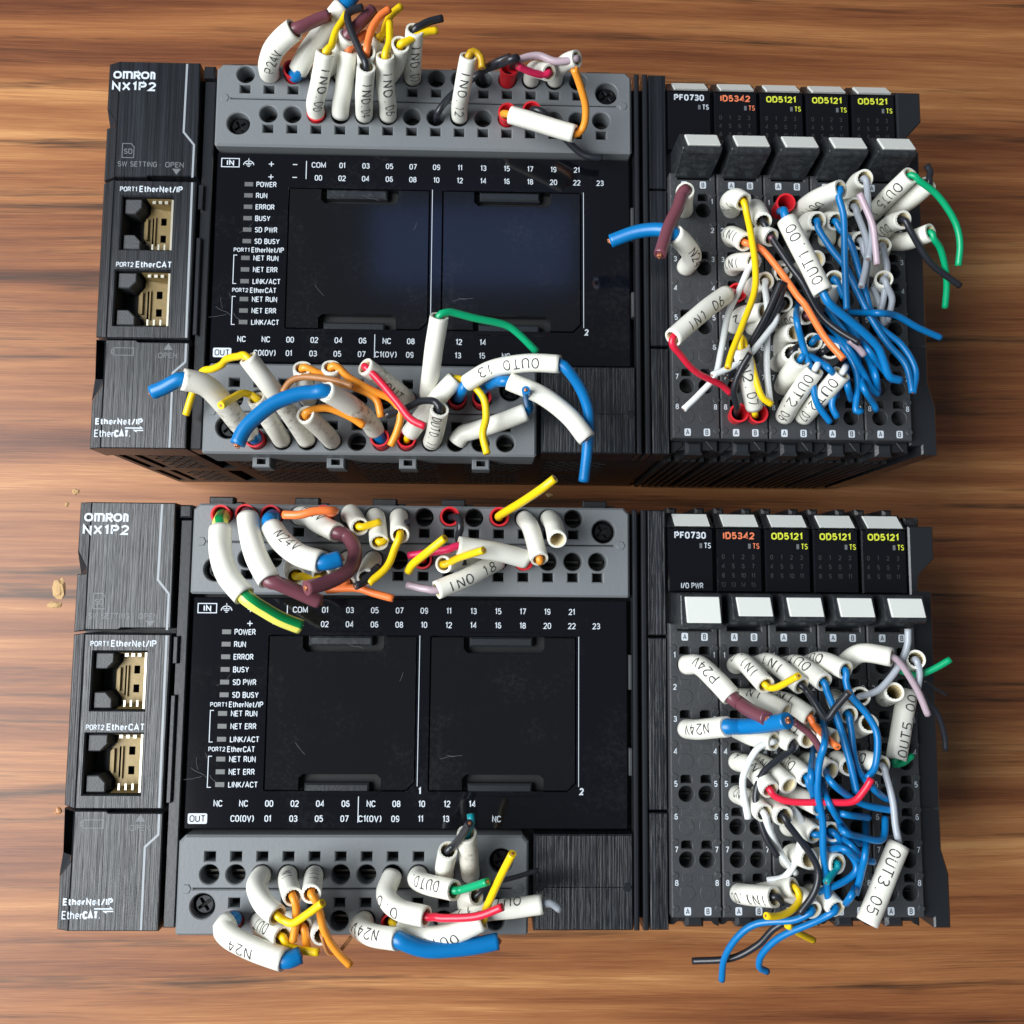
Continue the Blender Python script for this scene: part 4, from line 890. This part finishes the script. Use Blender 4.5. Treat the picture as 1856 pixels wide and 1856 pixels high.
W('LB', 'yellow', '722,1682 760,1697 820,1692 876,1668', '880,1650 905,1594 929,1547', p='705,1668 712,1675', txt='OUT0', ph=.75, z=(78, 84), R=2.4, fer=3, ze=97)
# -- nearer rack, slices
W('LM', 'brown', '1245,1196 1268,1206 1300,1235 1326,1264', '1340,1274 1358,1287 1391,1303', r=1.75, R=2.55, txt='P24V', L=18, ze=98)
W('LM', 'blue', '1243,1321 1270,1322 1318,1317', '1340,1317 1376,1315 1427,1306', r=1.9, R=2.5, txt='N24V', L=17, ze=102, core=1)
W('LM', 'yellow', '1330,1188 1350,1202 1388,1242', '1396,1247 1410,1245 1447,1225', txt='IN1.0', L=17, ze=100)
W('LM', 'black', '1368,1188 1400,1202 1453,1243', '1462,1252 1476,1272 1497,1302 1515,1282 1539,1254', txt='IN1', L=18, ze=98)
W('LM', 'blue', '1417,1188 1450,1205 1494,1237', '1498,1250 1515,1293 1536,1363 1554,1438', txt='OUT1', ph=-.5, L=18, ze=90)
W('LM', 'blue', '1453,1188 1490,1198 1533,1215', '1533,1232 1542,1260 1572,1296 1590,1333 1587,1387 1572,1411', txt='OUT', ph=-.5, L=18, ze=92)
W('LM', 'lilac', '1506,1178 1560,1184 1617,1191', '1626,1196 1636,1207 1663,1251 1682,1296', z=(78, 90), ze=86)
W('LM', 'grey', '1630,1185 1660,1195', '1664,1205 1667,1221 1663,1248', L=15)
W('LM', 'green', t='1632,1215 1660,1224 1693,1212 1723,1195', z=(84, 88), snap=False)
W('LM', 'grey', '1536,1250 1560,1262', '1575,1258 1596,1248 1626,1212 1644,1172 1646,1140', L=14, ze=88)
W('LM', 'white', '1580,1252 1621,1254', L=14, txt='OUT', ph=.5)
W('LM', 'black', t='1675,1233 1695,1248 1717,1260', z=(82, 80), snap=False, r=.45, lab='hair-thin black strand poking out past the end plate')
W('LM', 'black', t='1672,1256 1699,1293 1712,1333 1714,1360', z=(82, 78), snap=False, r=.7)
W('LM', 'green', '1645,1252 1637,1300 1624,1376', '1622,1386 1636,1383 1654,1369', txt='OUT5.00', ph=-.6, z=(76.5, 79), R=2.5, snap=False)
W('LM', 'white', '1337,1250 1380,1268 1424,1290', L=16, txt='IN', ph=-.6)
W('LM', 'orange', '1385,1250 1425,1272 1468,1299', '1474,1312 1488,1327 1518,1354', txt='IN1', ph=-.5, L=16, ze=96)
W('LM', 'brown', t='1439,1308 1470,1333 1491,1366', z=(95, 94), snap=False)
W('LM', 'blue', '1504,1262 1520,1278 1539,1296', '1540,1306 1543,1324 1547,1363 1557,1399 1578,1423', L=15, ze=88, txt='OUT2', ph=-.4)
W('LM', 'white', '1545,1296 1575,1311', L=14)
W('LM', 'white', '1335,1318 1365,1335 1403,1344', '1392,1346 1373,1357 1355,1387 1346,1420 1356,1484', L=15, ze=88)
W('LM', 'black', '1368,1318 1405,1330 1438,1350', '1430,1362 1397,1387 1379,1408 1370,1440 1373,1469 1388,1517 1409,1552', L=15, ze=88, txt='IN1', ph=-.5)
W('LM', 'red', '1331,1370 1360,1390 1396,1432', '1402,1441 1418,1450 1446,1454 1500,1454 1545,1453 1566,1433 1580,1411', txt='IN1.6', ph=-.4, L=17, ze=94)
W('LM', 'white', '1369,1370 1395,1392 1430,1424', L=16, txt='IN1')
W('LM', 'white', '1331,1430 1355,1448 1385,1474', '1390,1490 1403,1523 1421,1556 1442,1583', L=16, ze=82, txt='IN2')
W('LM', 'black', '1372,1448 1395,1462 1421,1480', '1428,1494 1446,1517 1470,1550 1483,1580 1476,1617 1449,1656', L=16, ze=88, R=2.5)
W('LM', 'blue', '1421,1480 1450,1495 1477,1513', '1488,1512 1506,1523 1542,1550 1552,1577 1527,1599 1482,1617', L=14, ze=86)
W('LM', 'blue', '1465,1490 1509,1508', '1518,1516 1530,1545', L=14)
W('LM', 'blue', '1417,1372 1440,1390 1464,1411', '1466,1422 1480,1450', L=16, txt='OUT1')
W('LM', 'white', '1455,1370 1480,1382 1506,1396', L=15)
W('LM', 'white', '1417,1310 1440,1325 1465,1340', L=14, txt='OUT1', ph=-.4)
W('LM', 'brown', '1455,1310 1485,1330 1512,1340', L=15)
W('LM', 'white', '1420,1430 1450,1445 1485,1462', L=15)
W('LM', 'black', '1504,1372 1520,1378 1540,1390', L=15, txt='OUT')
W('LM', 'grey', '1540,1372 1570,1378 1600,1388', '1603,1395 1605,1402 1618,1451 1623,1496 1628,1520', txt='OUT2', ph=-.5, L=16, ze=90)
W('LM', 'white', '1420,1546 1440,1548 1467,1557', L=14, R=2.5)
W('LM', 'teal', '1460,1545 1490,1555 1519,1566', '1515,1575 1505,1588 1497,1600', L=15, R=2.5, ze=90)
W('LM', 'black', '1335,1615 1360,1622 1404,1626', '1408,1618 1412,1626 1418,1638', txt='IN1.00', ph=.5, L=15, R=2.5)
W('LM', 'yellow', '1375,1612 1410,1612 1440,1608', '1446,1612 1449,1629 1440,1645 1424,1656 1405,1661 1388,1660', L=13, ze=92)
W('LM', 'blue', '1430,1612 1455,1628 1473,1650', '1462,1658 1437,1668 1373,1674 1337,1698 1313,1737 1308,1777', L=14, ze=72)
W('LM', 'blue', '1465,1610 1495,1625 1516,1647', '1504,1657 1476,1671 1415,1698 1382,1728 1376,1752 1391,1761', L=14, ze=72)
W('LM', 'black', t='1440,1662 1403,1683 1373,1713 1325,1737 1255,1742', z=(80, 68), snap=False)
W('LM', 'yellow', t='1427,1677 1450,1692 1474,1704', z=(82, 72), snap=False)
W('LM', 'grey', '1629,1530 1600,1602 1572,1673', p='1622,1490 1626,1515', txt='OUT3.05', d=1, z=(84, 86), snap=False, R=2.6, zb=86)
W('LM', 'white', t='1434,1463 1452,1487 1457,1517', z=(86, 84), snap=False)
W('LM', 'white', t='1451,1526 1440,1565 1421,1590 1391,1596', z=(86, 80), snap=False)
for k_, q in enumerate(('1491,1300 1495,1345 1485,1384 1482,1436 1491,1487 1492,1541 1497,1587 1503,1653', '1476,1354 1470,1400 1473,1436 1485,1481', '1515,1306 1539,1375 1551,1436', '1491,1375 1503,1412 1536,1442 1572,1460 1625,1470',
          '1497,1460 1527,1475 1575,1482', '1554,1390 1575,1421 1602,1445 1623,1451', '1518,1475 1527,1505 1560,1517 1599,1521 1605,1481', '1569,1487 1569,1541 1560,1587 1551,1620',
          '1476,1544 1527,1538 1557,1556 1584,1562', '1560,1590 1545,1620 1533,1638', '1485,1400 1500,1450 1530,1500 1560,1530', '1510,1500 1540,1530 1560,1550')):
    W('LM', 'blue', t=q.replace(' ', ',77 ', 1), z=(93 + random.random() * 4, 85 + random.random() * 4), snap=False, lab={0: 'longest loose blue wire, running down across five rows of sockets', 6: 'loose blue wire bent back into a square hook', 7: 'loose blue wire hanging straight down beside sleeve OUT3.05'}.get(k_))

for w_ in RAW: build_wire(w_)

# ------------------------------------------------------------------ crumbs on the table
for px_, py_, a, b, lab in ((108, 1066, 1.9, 3.4, 'largest pale splinter crumb on the wood beside the controller'), (99, 1096, 2.4, 1.1, 'flat pale crumb just below the largest crumb'),
                            (137, 891, 1.1, .9, 'small pale crumb lying between the two racks, left end'), (120, 914, .6, .8, 'tiny pale crumb beside another small one near the controller corner'), (996, 897, 1.2, 1.0, 'small whitish scrap in the gap between the two racks'),
                            (104, 1470, 1.0, 1.1, 'small dark fleck on the wood beside the lower port cover')):
    g = unproject(px_, py_, .3); mb = MB(); vs = []; n = 10
    for k, (rr, zz) in enumerate(((1, 0), (1.05, .35), (.6, .75))):
        for j in range(n):
            t = 2 * math.pi * j / n; q = rr * (.65 + .6 * random.random()); vs.append((a * q * math.cos(t), b * q * math.sin(t), zz * (.5 + .4 * random.random()) * min(a, b, 1.2)))
    mb.add(vs, [(k * n + j, k * n + (j + 1) % n, (k + 1) * n + (j + 1) % n, (k + 1) * n + j) for k in range(2) for j in range(n)] + [tuple(range(2 * n, 3 * n))])
    o = mb.build('crumb', 'crumb' if 'dark' not in lab else 'wire_tan', None); o.location = (g.x * MM, g.y * MM, 0.00005)
    o['label'] = lab; o['category'] = 'crumb'; o['group'] = 'crumbs on the table'
